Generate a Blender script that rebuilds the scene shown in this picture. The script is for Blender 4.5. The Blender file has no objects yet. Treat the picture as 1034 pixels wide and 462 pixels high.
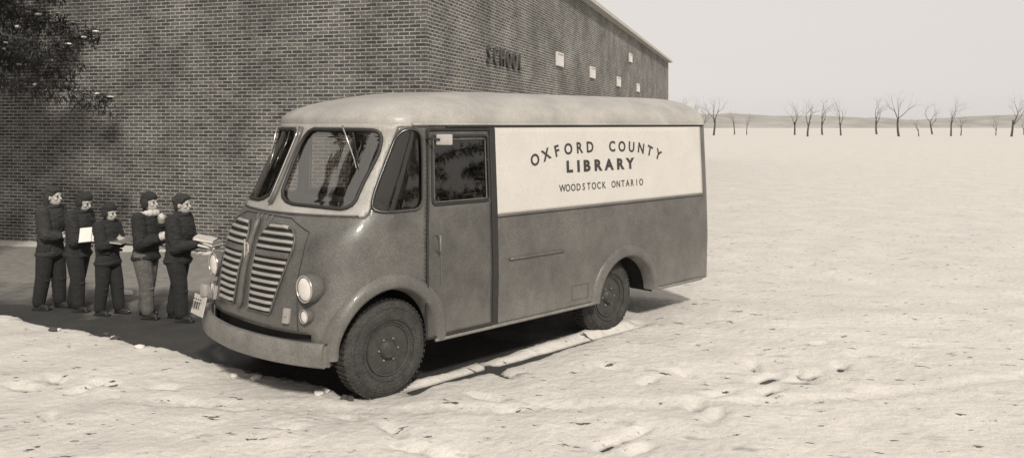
import bpy, bmesh, math, random
from mathutils import Vector, Matrix, noise
from mathutils.geometry import delaunay_2d_cdt
R = math.radians
sc = bpy.context.scene
C = sc.collection

# ------------------------------------------------------------------ camera, world, sun, exposure
EYE = 2.2
cd = bpy.data.cameras.new('camera'); cam = bpy.data.objects.new('camera', cd); C.objects.link(cam)
cam.location = (0, 0, EYE); cam.rotation_euler = (R(90), 0, 0)
cd.sensor_width = 36; cd.sensor_fit = 'HORIZONTAL'
cd.lens = 36*840/1034
cd.shift_y = -(231-125)/1034
cd.clip_end = 3000
sc.camera = cam

SUN_EL, SUN_AZ = 40, (0.30, -1.0)
wd = bpy.data.worlds.new('World'); sc.world = wd; wd.use_nodes = True
nt = wd.node_tree
sky = nt.nodes.new('ShaderNodeTexSky'); sky.sky_type = 'NISHITA'; sky.sun_disc = False
sky.sun_elevation = R(SUN_EL); sky.sun_rotation = math.atan2(SUN_AZ[0], SUN_AZ[1])
sky.air_density = 1.0; sky.dust_density = 1.0; sky.ozone_density = 1.0
hs = nt.nodes.new('ShaderNodeHueSaturation'); hs.inputs['Saturation'].default_value = 0.0
mxw = nt.nodes.new('ShaderNodeMix'); mxw.data_type = 'RGBA'; mxw.blend_type = 'MULTIPLY'; mxw.inputs['Factor'].default_value = 1.0
mxw.inputs['B'].default_value = (1.0, 0.97, 0.92, 1)
nt.links.new(sky.outputs[0], hs.inputs['Color'])
nt.links.new(hs.outputs[0], mxw.inputs['A'])
# winter overcast: an even pale cloud layer over most of the sky
cl = nt.nodes.new('ShaderNodeMix'); cl.data_type = 'RGBA'; cl.inputs['Factor'].default_value = .8
cl.inputs['B'].default_value = (7.4, 7.0, 6.65, 1)
nt.links.new(mxw.outputs['Result'], cl.inputs['A'])
bg = nt.nodes['Background']; nt.links.new(cl.outputs['Result'], bg.inputs['Color'])
bg.inputs['Strength'].default_value = 0.095
sl = bpy.data.lights.new('sun', 'SUN'); sl.energy = 3.0; sl.angle = R(6); sl.color = (1.0, 0.945, 0.84)
so = bpy.data.objects.new('sun', sl); C.objects.link(so)
sd = Vector((SUN_AZ[0], SUN_AZ[1], 0)).normalized()*math.cos(R(SUN_EL)) + Vector((0, 0, math.sin(R(SUN_EL))))
so.rotation_euler = sd.to_track_quat('Z', 'Y').to_euler()
sc.view_settings.view_transform = 'Standard'; sc.view_settings.look = 'None'
sc.view_settings.exposure = 0.15; sc.view_settings.gamma = 1.0; sc.view_settings.use_curve_mapping = False

# ------------------------------------------------------------------ materials
def tone(L, k=1.0):
    return (L, L*(1-.052*k), L*(1-.115*k), 1)
def mat(name, L, rough=.7, var=.15, scale=6.0, bump=0.0, bscale=40.0, metal=0.0, spec=.5, warm=1.0, grain=0.0, coat=0.0):
    m = bpy.data.materials.new(name); m.use_nodes = True
    n = m.node_tree.nodes; k = m.node_tree.links
    p = n['Principled BSDF']
    p.inputs['Roughness'].default_value = rough; p.inputs['Metallic'].default_value = metal
    p.inputs['Specular IOR Level'].default_value = spec
    p.inputs['Coat Weight'].default_value = coat
    tc = n.new('ShaderNodeTexCoord')
    nz = n.new('ShaderNodeTexNoise'); nz.inputs['Scale'].default_value = scale; nz.inputs['Detail'].default_value = 6
    nz.inputs['Roughness'].default_value = .65
    k.new(tc.outputs['Object'], nz.inputs['Vector'])
    rp = n.new('ShaderNodeValToRGB')
    rp.color_ramp.elements[0].position = .28; rp.color_ramp.elements[1].position = .72
    rp.color_ramp.elements[0].color = tone(L*(1-var), warm); rp.color_ramp.elements[1].color = tone(min(L*(1+var), .95), warm)
    k.new(nz.outputs['Fac'], rp.inputs['Fac'])
    out = rp.outputs['Color']
    if grain:
        g = n.new('ShaderNodeTexNoise'); g.inputs['Scale'].default_value = 90; g.inputs['Detail'].default_value = 2
        k.new(tc.outputs['Object'], g.inputs['Vector'])
        mr = n.new('ShaderNodeMapRange'); mr.inputs['From Min'].default_value = .3; mr.inputs['From Max'].default_value = .7
        mr.inputs['To Min'].default_value = 1-grain; mr.inputs['To Max'].default_value = 1+grain
        k.new(g.outputs['Fac'], mr.inputs['Value'])
        mm = n.new('ShaderNodeVectorMath'); mm.operation = 'SCALE'
        k.new(out, mm.inputs[0]); k.new(mr.outputs['Result'], mm.inputs['Scale']); out = mm.outputs['Vector']
    k.new(out, p.inputs['Base Color'])
    if bump:
        b2 = n.new('ShaderNodeTexNoise'); b2.inputs['Scale'].default_value = bscale; b2.inputs['Detail'].default_value = 5
        k.new(tc.outputs['Object'], b2.inputs['Vector'])
        bp = n.new('ShaderNodeBump'); bp.inputs['Strength'].default_value = bump; bp.inputs['Distance'].default_value = .02
        k.new(b2.outputs['Fac'], bp.inputs['Height']); k.new(bp.outputs['Normal'], p.inputs['Normal'])
    return m
M = {}
M['paint'] = mat('van_paint', .104, .36, .2, 2.2, bump=.25, bscale=4, grain=.25, coat=.15)
M['paint_door'] = mat('van_door_paint', .084, .40, .2, 2.6, bump=.25, bscale=4, grain=.22, coat=.1)
M['roof'] = mat('van_roof_paint', .34, .42, .26, 2.2, bump=.08, bscale=3, grain=.15)
M['panel'] = mat('van_white_panel', .54, .5, .05, 3, grain=.07)
M['black'] = mat('black_rubber', .022, .6, .2, 20)
M['tyre'] = mat('tyre_rubber', .042, .85, .45, 9, bump=.5, bscale=60, grain=.5)
M['rim'] = mat('wheel_rim_paint', .04, .55, .35, 12, bump=.2, grain=.3)
M['under'] = mat('underbody', .03, .9, .3, 8)
M['chrome'] = mat('dull_chrome', .62, .25, .1, 8, metal=1.0)
M['slat'] = mat('grille_slat_paint', .34, .4, .1, 9, grain=.1)
M['bumper'] = mat('bumper_paint', .175, .5, .25, 5, bump=.15, bscale=20, grain=.25)
M['lens'] = mat('headlight_glass', .80, .12, .06, 30, bump=.05, bscale=60, spec=.8)
M['letter'] = mat('sign_paint_black', .035, .6, .1, 30)
M['plate'] = mat('plate_paint', .55, .6, .12, 20)
M['seat'] = mat('seat_vinyl', .06, .7, .2, 9)
M['interior'] = mat('interior_paint', .10, .8, .2, 5)
M['paper'] = mat('paper', .72, .8, .05, 20)
M['asphalt'] = None
M['skin'] = mat('skin', .42, .6, .08, 18)
M['hair'] = mat('hair', .035, .8, .3, 60, bump=.6, bscale=120)
M['coat_dark'] = mat('dark_coat_cloth', .022, .9, .35, 14, bump=.5, bscale=30, grain=.35, warm=.3)
M['coat_grey'] = mat('charcoal_coat_cloth', .032, .9, .35, 12, bump=.6, bscale=24, grain=.35, warm=.3)
M['mirror'] = mat('mirror_face', .42, .3, .1, 8)
M['coat_navy'] = mat('dark_parka_cloth', .019, .9, .35, 12, bump=.6, bscale=24, grain=.35, warm=.3)
M['trouser_dark'] = mat('dark_trouser_cloth', .018, .9, .3, 14, bump=.4, bscale=25, grain=.3, warm=.3)
M['trouser_grey'] = mat('grey_trouser_cloth', .105, .9, .3, 14, bump=.4, bscale=25, grain=.3)
M['fluff'] = mat('pale_fleece', .62, 1.0, .15, 40, bump=1.0, bscale=80)
M['boot'] = mat('boot_leather', .018, .6, .3, 20)
M['mitt'] = mat('pale_knit', .55, .95, .15, 50, bump=.6, bscale=90)
M['eye'] = mat('dark_eye', .02, .3, .0, 5)
M['bark'] = mat('tree_bark', .07, .95, .4, 9, bump=.8, bscale=20)
M['needle'] = mat('pine_needles', .055, .8, .5, 3, warm=.4)
M['dirt'] = mat('dirty_slush', .09, .9, .4, 12, bump=.6)
M['metal_letters'] = mat('dark_metal_letters', .055, .5, .1, 10)
M['wframe'] = mat('window_frame_paint', .6, .6, .1, 10)
M['coping'] = mat('stone_coping', .42, .8, .12, 4, bump=.2)
M['roofing'] = mat('flat_roofing', .3, .9, .2, 2)

def glass_mat(name, tint, alpha_trans, rough=.02):
    m = bpy.data.materials.new(name); m.use_nodes = True
    n = m.node_tree.nodes; k = m.node_tree.links
    n.remove(n['Principled BSDF'])
    tr = n.new('ShaderNodeBsdfTransparent'); tr.inputs['Color'].default_value = (tint, tint*.97, tint*.92, 1)
    gl = n.new('ShaderNodeBsdfGlossy'); gl.inputs['Roughness'].default_value = rough; gl.inputs['Color'].default_value = (.95, .93, .88, 1)
    fr = n.new('ShaderNodeFresnel'); fr.inputs['IOR'].default_value = 2.0
    mx = n.new('ShaderNodeMixShader')
    k.new(fr.outputs[0], mx.inputs[0]); k.new(tr.outputs[0], mx.inputs[1]); k.new(gl.outputs[0], mx.inputs[2])
    k.new(mx.outputs[0], n['Material Output'].inputs['Surface'])
    return m
M['glass'] = glass_mat('window_glass', .85, .5)
M['glass_side'] = glass_mat('side_window_glass', .85, .5)
for m_, ior in ((M['glass'], 2.8), (M['glass_side'], 1.8)):
    [n_ for n_ in m_.node_tree.nodes if n_.type == 'FRESNEL'][0].inputs['IOR'].default_value = ior
def road_salt(m, zlo, zhi, amount, L=.30):
    """splashed salt and dried slush low on the sides, broken up by noise"""
    n = m.node_tree.nodes; k = m.node_tree.links; p = n['Principled BSDF']
    src = p.inputs['Base Color'].links[0].from_socket
    tc = [a for a in n if a.type == 'TEX_COORD'][0]
    sx = n.new('ShaderNodeSeparateXYZ'); k.new(tc.outputs['Object'], sx.inputs[0])
    nz = n.new('ShaderNodeTexNoise'); nz.inputs['Scale'].default_value = 7; nz.inputs['Detail'].default_value = 9; nz.inputs['Roughness'].default_value = .75
    mp = n.new('ShaderNodeMapping'); mp.inputs['Scale'].default_value = (1, 1, .6); k.new(tc.outputs['Object'], mp.inputs[0]); k.new(mp.outputs[0], nz.inputs['Vector'])
    ad = n.new('ShaderNodeMath'); ad.operation = 'MULTIPLY_ADD'; ad.inputs[1].default_value = -(zhi-zlo)*2.4; k.new(nz.outputs['Fac'], ad.inputs[0]); k.new(sx.outputs[2], ad.inputs[2])
    r = n.new('ShaderNodeMapRange'); r.inputs['From Min'].default_value = zhi-(zhi-zlo)*1.0; r.inputs['From Max'].default_value = zlo-(zhi-zlo)*1.5; r.inputs['To Max'].default_value = amount
    k.new(ad.outputs[0], r.inputs['Value'])
    mx = n.new('ShaderNodeMix'); mx.data_type = 'RGBA'; k.new(r.outputs[0], mx.inputs['Factor']); k.new(src, mx.inputs['A']); mx.inputs['B'].default_value = tone(L)
    # rain streaks and blotches in the old enamel
    n2 = n.new('ShaderNodeTexNoise'); n2.inputs['Scale'].default_value = 3.5; n2.inputs['Detail'].default_value = 8; n2.inputs['Roughness'].default_value = .7
    m2 = n.new('ShaderNodeMapping'); m2.inputs['Scale'].default_value = (1.3, 1.3, 1.0); k.new(tc.outputs['Object'], m2.inputs[0]); k.new(m2.outputs[0], n2.inputs['Vector'])
    r2 = n.new('ShaderNodeMapRange'); r2.inputs['From Min'].default_value = .38; r2.inputs['From Max'].default_value = .68; r2.inputs['To Min'].default_value = .84; r2.inputs['To Max'].default_value = 1.2
    k.new(n2.outputs['Fac'], r2.inputs['Value'])
    sc2 = n.new('ShaderNodeVectorMath'); sc2.operation = 'SCALE'; k.new(mx.outputs['Result'], sc2.inputs[0]); k.new(r2.outputs[0], sc2.inputs['Scale'])
    k.new(sc2.outputs[0], p.inputs['Base Color'])
    r3 = n.new('ShaderNodeMapRange'); r3.inputs['From Min'].default_value = .35; r3.inputs['From Max'].default_value = .65; r3.inputs['To Min'].default_value = .28; r3.inputs['To Max'].default_value = .60
    k.new(n2.outputs['Fac'], r3.inputs['Value']); k.new(r3.outputs[0], p.inputs['Roughness'])
road_salt(M['paint'], .4, .75, .35, .24); road_salt(M['paint_door'], .4, .75, .35, .24)
M['pale_glass'] = mat('sky_reflection_pane', .62, .3, .08, 6, spec=.6)  # pale colour stands in for the overcast sky mirrored in the panes

# brick: object coordinates, x along the wall and z up
def brick_mat():
    m = bpy.data.materials.new('brick_wall'); m.use_nodes = True
    n = m.node_tree.nodes; k = m.node_tree.links; p = n['Principled BSDF']
    tc = n.new('ShaderNodeTexCoord'); sx = n.new('ShaderNodeSeparateXYZ'); cb = n.new('ShaderNodeCombineXYZ')
    k.new(tc.outputs['UV'], cb.inputs[0]) if False else None
    k.new(tc.outputs['UV'], sx.inputs[0]); k.new(sx.outputs[0], cb.inputs[0]); k.new(sx.outputs[1], cb.inputs[1])
    wob = n.new('ShaderNodeTexNoise'); wob.inputs['Scale'].default_value = 3.0; k.new(cb.outputs[0], wob.inputs['Vector'])
    wm = n.new('ShaderNodeVectorMath'); wm.operation = 'MULTIPLY_ADD'; wm.inputs[1].default_value = (.012, .012, 0)
    k.new(wob.outputs['Color'], wm.inputs[0]); k.new(cb.outputs[0], wm.inputs[2])
    br = n.new('ShaderNodeTexBrick'); k.new(wm.outputs[0], br.inputs['Vector'])
    br.inputs['Scale'].default_value = 1.0; br.inputs['Brick Width'].default_value = .19; br.inputs['Row Height'].default_value = .060
    br.inputs['Mortar Size'].default_value = .009; br.inputs['Mortar Smooth'].default_value = .25; br.inputs['Bias'].default_value = -.1
    br.inputs['Color1'].default_value = tone(.048, .6); br.inputs['Color2'].default_value = tone(.125, .8); br.inputs['Mortar'].default_value = tone(.30)
    nz = n.new('ShaderNodeTexNoise'); nz.inputs['Scale'].default_value = .8; nz.inputs['Detail'].default_value = 7; nz.inputs['Roughness'].default_value = .7
    k.new(cb.outputs[0], nz.inputs['Vector'])
    mr = n.new('ShaderNodeMapRange'); mr.inputs['From Min'].default_value = .3; mr.inputs['From Max'].default_value = .7
    mr.inputs['To Min'].default_value = .5; mr.inputs['To Max'].default_value = 1.5
    k.new(nz.outputs['Fac'], mr.inputs['Value'])
    n2 = n.new('ShaderNodeTexNoise'); n2.inputs['Scale'].default_value = 28; n2.inputs['Detail'].default_value = 3; k.new(cb.outputs[0], n2.inputs['Vector'])
    m2 = n.new('ShaderNodeMapRange'); m2.inputs['From Min'].default_value = .3; m2.inputs['From Max'].default_value = .7
    m2.inputs['To Min'].default_value = .65; m2.inputs['To Max'].default_value = 1.35; k.new(n2.outputs['Fac'], m2.inputs['Value'])
    mu = n.new('ShaderNodeMath'); mu.operation = 'MULTIPLY'; k.new(mr.outputs[0], mu.inputs[0]); k.new(m2.outputs[0], mu.inputs[1])
    sc_ = n.new('ShaderNodeVectorMath'); sc_.operation = 'SCALE'; k.new(br.outputs['Color'], sc_.inputs[0]); k.new(mu.outputs[0], sc_.inputs['Scale'])
    k.new(sc_.outputs[0], p.inputs['Base Color']); p.inputs['Roughness'].default_value = .9
    bp = n.new('ShaderNodeBump'); bp.inputs['Strength'].default_value = .6; bp.inputs['Distance'].default_value = .01; bp.invert = True
    k.new(br.outputs['Fac'], bp.inputs['Height']); k.new(bp.outputs[0], p.inputs['Normal'])
    return m
M['brick'] = brick_mat()

# ------------------------------------------------------------------ mesh helpers
def link(name, me, m, parent=None):
    o = bpy.data.objects.new(name, me); C.objects.link(o)
    if m is not None: me.materials.append(m)
    if parent is not None: o.parent = parent
    return o
def obj(name, bm, m, parent=None, smooth=False, ang=None):
    me = bpy.data.meshes.new(name)
    bm.normal_update(); bm.to_mesh(me); bm.free()
    if smooth: me.shade_smooth()
    if ang is not None:
        me.shade_smooth(); me.set_sharp_from_angle(angle=R(ang))
    return link(name, me, m, parent)
def tag(o, label=None, cat=None, group=None, kind=None):
    if label: o['label'] = label
    if cat: o['category'] = cat
    if group: o['group'] = group
    if kind: o['kind'] = kind
    return o
def thing(name, label, cat, loc=(0, 0, 0), rz=0, group=None):
    o = bpy.data.objects.new(name, None); C.objects.link(o)
    o.location = loc; o.rotation_euler = (0, 0, rz); o.empty_display_size = .2
    return tag(o, label, cat, group)
def box(bm, c, s, bev=0.0, rot=None):
    if not bev:
        q = [Vector((x*s[0], y*s[1], z*s[2])) for x in (-.5, .5) for y in (-.5, .5) for z in (-.5, .5)]
        if rot is not None: m3 = rot.to_3x3(); q = [m3 @ p for p in q]
        vs = [bm.verts.new(p+Vector(c)) for p in q]
        for f in ((0, 1, 3, 2), (4, 6, 7, 5), (0, 4, 5, 1), (2, 3, 7, 6), (0, 2, 6, 4), (1, 5, 7, 3)): bm.faces.new([vs[i] for i in f])
        return vs
    r = bmesh.ops.create_cube(bm, size=1); vs = r['verts']
    bmesh.ops.scale(bm, vec=s, verts=vs)
    if bev:
        es = list({e for v in vs for e in v.link_edges})
        g = bmesh.ops.bevel(bm, geom=es, offset=bev, segments=2, affect='EDGES', profile=.6)
        vs = list({v for f in g['faces'] for v in f.verts} | {v for v in vs if v.is_valid})
    if rot is not None: bmesh.ops.rotate(bm, cent=(0, 0, 0), matrix=rot, verts=vs)
    bmesh.ops.translate(bm, vec=c, verts=vs)
    return vs
def frame_at(d):
    d = d.normalized(); a = Vector((0, 0, 1)) if abs(d.z) < .9 else Vector((1, 0, 0))
    x = d.cross(a).normalized(); return x, d.cross(x).normalized()
def tube(bm, pts, rad, seg=8, closed=False, caps=True):
    pts = [Vector(p) for p in pts]; n = len(pts)
    rs = rad if isinstance(rad, (list, tuple)) else [rad]*n
    rings = []; px = None
    for i, p in enumerate(pts):
        if closed: d = pts[(i+1) % n]-pts[i-1]
        else: d = pts[min(i+1, n-1)]-pts[max(i-1, 0)]
        if d.length < 1e-9: d = Vector((0, 0, 1))
        d.normalize()
        if px is None: x, y = frame_at(d)
        else:
            x = px-d*px.dot(d)
            if x.length < 1e-6: x, y = frame_at(d)
            x.normalize(); y = d.cross(x)
        px = x
        rings.append([bm.verts.new(p+(x*math.cos(2*math.pi*k/seg)+y*math.sin(2*math.pi*k/seg))*rs[i]) for k in range(seg)])
    m = n if closed else n-1
    for i in range(m):
        a, b = rings[i], rings[(i+1) % n]
        for k in range(seg): bm.faces.new((a[k], a[(k+1) % seg], b[(k+1) % seg], b[k]))
    if caps and not closed:
        bm.faces.new(rings[0][::-1]); bm.faces.new(rings[-1])
def lathe(bm, prof, axis='Y', seg=40, c=(0, 0, 0)):
    """prof: (radius, along) ; axis Y"""
    rings = []
    for r, a in prof:
        ring = []
        for k in range(seg):
            t = 2*math.pi*k/seg
            ring.append(bm.verts.new((c[0]+r*math.cos(t), c[1]+a, c[2]+r*math.sin(t))))
        rings.append(ring)
    for p, q in zip(rings, rings[1:]):
        for k in range(seg): bm.faces.new((p[k], p[(k+1) % seg], q[(k+1) % seg], q[k]))
    if prof[0][0] > 1e-4: bm.faces.new(rings[0][::-1])
    if prof[-1][0] > 1e-4: bm.faces.new(rings[-1])
def ball(bm, c, r, seg=12, rot=None):
    if not isinstance(r, (tuple, list)): r = (r, r, r)
    c = Vector(c); nv = max(6, seg//2+2)
    def V(x, y, z):
        p = Vector((x*r[0], y*r[1], z*r[2]))
        if rot is not None: p = rot @ p
        return bm.verts.new(p+c)
    top, bot = V(0, 0, 1), V(0, 0, -1)
    rows = [[V(math.sin(math.pi*j/nv)*math.cos(2*math.pi*k/seg), math.sin(math.pi*j/nv)*math.sin(2*math.pi*k/seg), math.cos(math.pi*j/nv)) for k in range(seg)] for j in range(1, nv)]
    for k in range(seg):
        bm.faces.new((top, rows[0][k], rows[0][(k+1) % seg])); bm.faces.new((bot, rows[-1][(k+1) % seg], rows[-1][k]))
    for a, b in zip(rows, rows[1:]):
        for k in range(seg): bm.faces.new((a[k], b[k], b[(k+1) % seg], a[(k+1) % seg]))
def capsule(bm, a, b, ra, rb, seg=12):
    a, b = Vector(a), Vector(b); d = b-a; L = d.length
    if L < 1e-6: ball(bm, a, ra); return
    d /= L
    pts, rs = [], []
    for t in (90, 60, 30): pts.append(a-d*ra*math.sin(R(t))); rs.append(max(ra*math.cos(R(t)), ra*.02))
    pts += [a, b]; rs += [ra, rb]
    for t in (30, 60, 90): pts.append(b+d*rb*math.sin(R(t))); rs.append(max(rb*math.cos(R(t)), rb*.02))
    tube(bm, pts, rs, seg)
def evaluated(o, mods):
    """apply modifiers through the depsgraph"""
    dg = bpy.context.evaluated_depsgraph_get(); dg.update()
    me = bpy.data.meshes.new_from_object(o.evaluated_get(dg))
    old = o.data; o.modifiers.clear(); o.data = me; bpy.data.meshes.remove(old)
    return o
def remeshed(name, bm, m, voxel, parent=None, smooth=4):
    o = obj(name, bm, m, parent)
    md = o.modifiers.new('r', 'REMESH'); md.mode = 'VOXEL'; md.voxel_size = voxel; md.use_smooth_shade = True
    if smooth:
        s = o.modifiers.new('s', 'SMOOTH'); s.iterations = smooth; s.factor = .5
    evaluated(o, None); o.data.shade_smooth()
    if m is not None and not o.data.materials: o.data.materials.append(m)
    return o
def char_mesh(ch, size, extrude, offset=0.0, shear=0.0):
    cu = bpy.data.curves.new('glyph', 'FONT'); cu.body = ch; cu.size = size; cu.extrude = extrude; cu.offset = offset; cu.shear = shear
    cu.align_x = 'CENTER'; cu.resolution_u = 3
    o = bpy.data.objects.new('glyph', cu); C.objects.link(o)
    dg = bpy.context.evaluated_depsgraph_get(); dg.update()
    me = bpy.data.meshes.new_from_object(o.evaluated_get(dg))
    bpy.data.objects.remove(o); bpy.data.curves.remove(cu)
    return me
def add_text_mesh(bm, me, mtx):
    me.transform(mtx); bm.from_mesh(me); bpy.data.meshes.remove(me)
# ------------------------------------------------------------------ ground and snow
OX, OY = -1.7338, 7.2593                       # the van's origin: ground under the middle of its front axle
FW, LF = Vector((-.71666, -.69742)), Vector((.69742, -.71666))
def vw(u, v): return (OX+u*FW.x+v*LF.x, OY+u*FW.y+v*LF.y)
WC = Vector((-1.35, 13.07))                    # school corner
DL, DR = Vector((-.961, .278)), Vector((.278, .961))
ASPH = [(-40, 26.5), (-12, 12.4), (-8, 10.5), (-5.02, 9.01), (-4.01, 8.48), (-2.89, 7.67), (-2.32, 7.30), (-1.82, 7.03), (-1.40, 6.74),
        vw(.12, .70), vw(-.3, .74), vw(-1.5, .72), vw(-2.7, .72), vw(-3.5, .25), vw(-4.4, -.5), vw(-5.4, -2.4), tuple(WC+DR*3.2+Vector((.961, -.278))*1.6), tuple(WC+DR*20+Vector((.961, -.278))*1.5), tuple(WC+DR*42+Vector((.961, -.278))*1.5),
        tuple(WC+DR*42), tuple(WC+DR*.2+Vector((.6, 0))), (-1.1, 12.8), tuple(WC+DL*45)]
def sdist(x, y, poly):
    ins = False; d = 1e9; n = len(poly)
    for i in range(n):
        x0, y0 = poly[i]; x1, y1 = poly[(i+1) % n]
        if (y0 > y) != (y1 > y) and x < (x1-x0)*(y-y0)/(y1-y0)+x0: ins = not ins
        dx, dy = x1-x0, y1-y0; t = max(0, min(1, ((x-x0)*dx+(y-y0)*dy)/(dx*dx+dy*dy)))
        e = math.hypot(x-x0-t*dx, y-y0-t*dy)
        if e < d: d = e
    return -d if ins else d
def to_uv(x, y):
    dx, dy = x-OX, y-OY
    return dx*FW.x+dy*FW.y, dx*LF.x+dy*LF.y
def sstep(a, b, x):
    t = max(0, min(1, (x-a)/(b-a))); return t*t*(3-2*t)
rnd = random.Random(5)
prints = [(rnd.uniform(-3.5, 6), rnd.uniform(3.6, 8.2), rnd.uniform(.06, .13), rnd.uniform(0, 3.1)) for _ in range(46)]
prints += [(rnd.gauss(x0, .22)+t*dx, rnd.gauss(y0, .14)+t*dy, rnd.uniform(.08, .12), math.atan2(dy, dx)+rnd.gauss(0, .2)) for x0, y0, dx, dy in ((-4.6, 7.4, 5.5, -2.6), (.2, 5.2, 3.5, 3.0), (-.6, 4.6, 5, .6)) for t in [i/13 for i in range(14)]]
def snow_h(x, y):
    p = Vector((x, y, 0))
    ku, kv = to_uv(x, y); kn = .3 if -3.2 < ku < -.1 and kv > .3 else 1.0
    d = sdist(x, y, ASPH)+kn*(.10*noise.noise(p*2.3)+.05*noise.noise(p*9))+.03*noise.noise(p*23)
    if d < -.12: return -.05
    th = .055+.045*noise.noise(p*.6)+.026*noise.noise(p*2.2)+.012*noise.turbulence(p*6.5, 3, True)-.005+.006*noise.noise(p*21)
    th = max(th, .036+.01*noise.noise(p*5))
    h = -.05+(th+.05)*sstep(-.10, .10, d)
    if x*x+y*y < 400:
        u, v = to_uv(x, y)
        if -6 < u < .9 and .3 < v < 1.9:
            vv = v+.02*noise.noise(p*4)
            wob = .975+.008*math.sin(u*3)
            g = 1.0*math.exp(-((vv-wob)/.085)**4)*sstep(-.15, -.35, u)*sstep(-3.6, -3.2, u)   # rut beside the van
            h = h*(1-g)-.012*g
        g2 = math.exp(-(math.hypot(u+.13, v-.88)/.36)**4)                        # snow pressed flat where the front tyre stands
        h = h*(1-.85*g2)
        for kk, off in ((.62, 0), (.62, 1.55)):                                  # old tyre tracks curving across the yard
            tr = (y-4.6-off)-.10*(x+1)-.035*(x-1)**2
            if -.3 < tr < .3 and x > -4: h -= .022*math.exp(-(tr/.10)**4)*sstep(-4, -2.5, x)*(1+.4*math.sin(x*40+tr*25))
        for (a, b, r, an) in prints:
            if abs(x-a) < .4 and abs(y-b) < .4:
                ca, sa = math.cos(an), math.sin(an); X, Y = (x-a)*ca+(y-b)*sa, -(x-a)*sa+(y-b)*ca
                h -= .05*math.exp(-(X/(r*1.3))**4-(Y/(r*.5))**4)
    return h
def lines(segs):
    out = []
    for a, b, st in segs:
        n = max(1, round((b-a)/st)); out += [a+(b-a)*i/n for i in range(n)]
    return out+[segs[-1][1]]
def height_sheet(name, m, xs, ys, hf):
    vs = [(x, y, hf(x, y)) for y in ys for x in xs]; nx = len(xs)
    fs = [(j*nx+i, j*nx+i+1, (j+1)*nx+i+1, (j+1)*nx+i) for j in range(len(ys)-1) for i in range(nx-1)]
    fs = [f for f in fs if max(vs[i][2] for i in f) > -.045]
    me = bpy.data.meshes.new(name); me.from_pydata(vs, [], fs); me.shade_smooth()
    o = link(name, me, m); return o
def snow_mat():
    m = mat('trodden_snow', .58, .75, .10, 1.2, bump=.9, bscale=14, grain=.10)
    n = m.node_tree.nodes; k = m.node_tree.links; p = n['Principled BSDF']
    src = p.inputs['Base Color'].links[0].from_socket
    tc = [a for a in n if a.type == 'TEX_COORD'][0]
    def speck(scale, lo, hi, col, stretch=(1, 1, 1)):
        nonlocal src
        mp = n.new('ShaderNodeMapping'); mp.inputs['Scale'].default_value = stretch; mp.inputs['Rotation'].default_value = (0, 0, .5)
        k.new(tc.outputs['Object'], mp.inputs[0])
        v = n.new('ShaderNodeTexNoise'); v.inputs['Scale'].default_value = scale; v.inputs['Detail'].default_value = 5; v.inputs['Roughness'].default_value = .6
        k.new(mp.outputs[0], v.inputs['Vector'])
        r = n.new('ShaderNodeMapRange'); r.inputs['From Min'].default_value = lo; r.inputs['From Max'].default_value = hi; k.new(v.outputs['Fac'], r.inputs['Value'])
        mx = n.new('ShaderNodeMix'); mx.data_type = 'RGBA'; k.new(r.outputs[0], mx.inputs['Factor']); k.new(src, mx.inputs['A']); mx.inputs['B'].default_value = col
        src = mx.outputs['Result']
    speck(3.2, .60, .72, tone(.36), (1, 2.6, 1))
    speck(6, .645, .68, tone(.07), (1, 2.2, 1)); speck(26, .67, .71, tone(.2), (1, 1.6, 1))
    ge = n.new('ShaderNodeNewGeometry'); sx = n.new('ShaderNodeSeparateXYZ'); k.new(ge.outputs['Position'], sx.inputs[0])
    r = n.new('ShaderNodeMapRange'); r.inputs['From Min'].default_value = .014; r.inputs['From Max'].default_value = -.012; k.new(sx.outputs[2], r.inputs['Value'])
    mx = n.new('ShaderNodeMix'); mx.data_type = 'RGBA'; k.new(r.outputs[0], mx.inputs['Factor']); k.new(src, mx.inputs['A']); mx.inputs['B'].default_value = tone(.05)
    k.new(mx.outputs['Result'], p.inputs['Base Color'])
    return m
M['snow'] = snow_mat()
M['snow_clean'] = mat('settled_snow', .72, .8, .06, 2, bump=.4, bscale=12)
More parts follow.
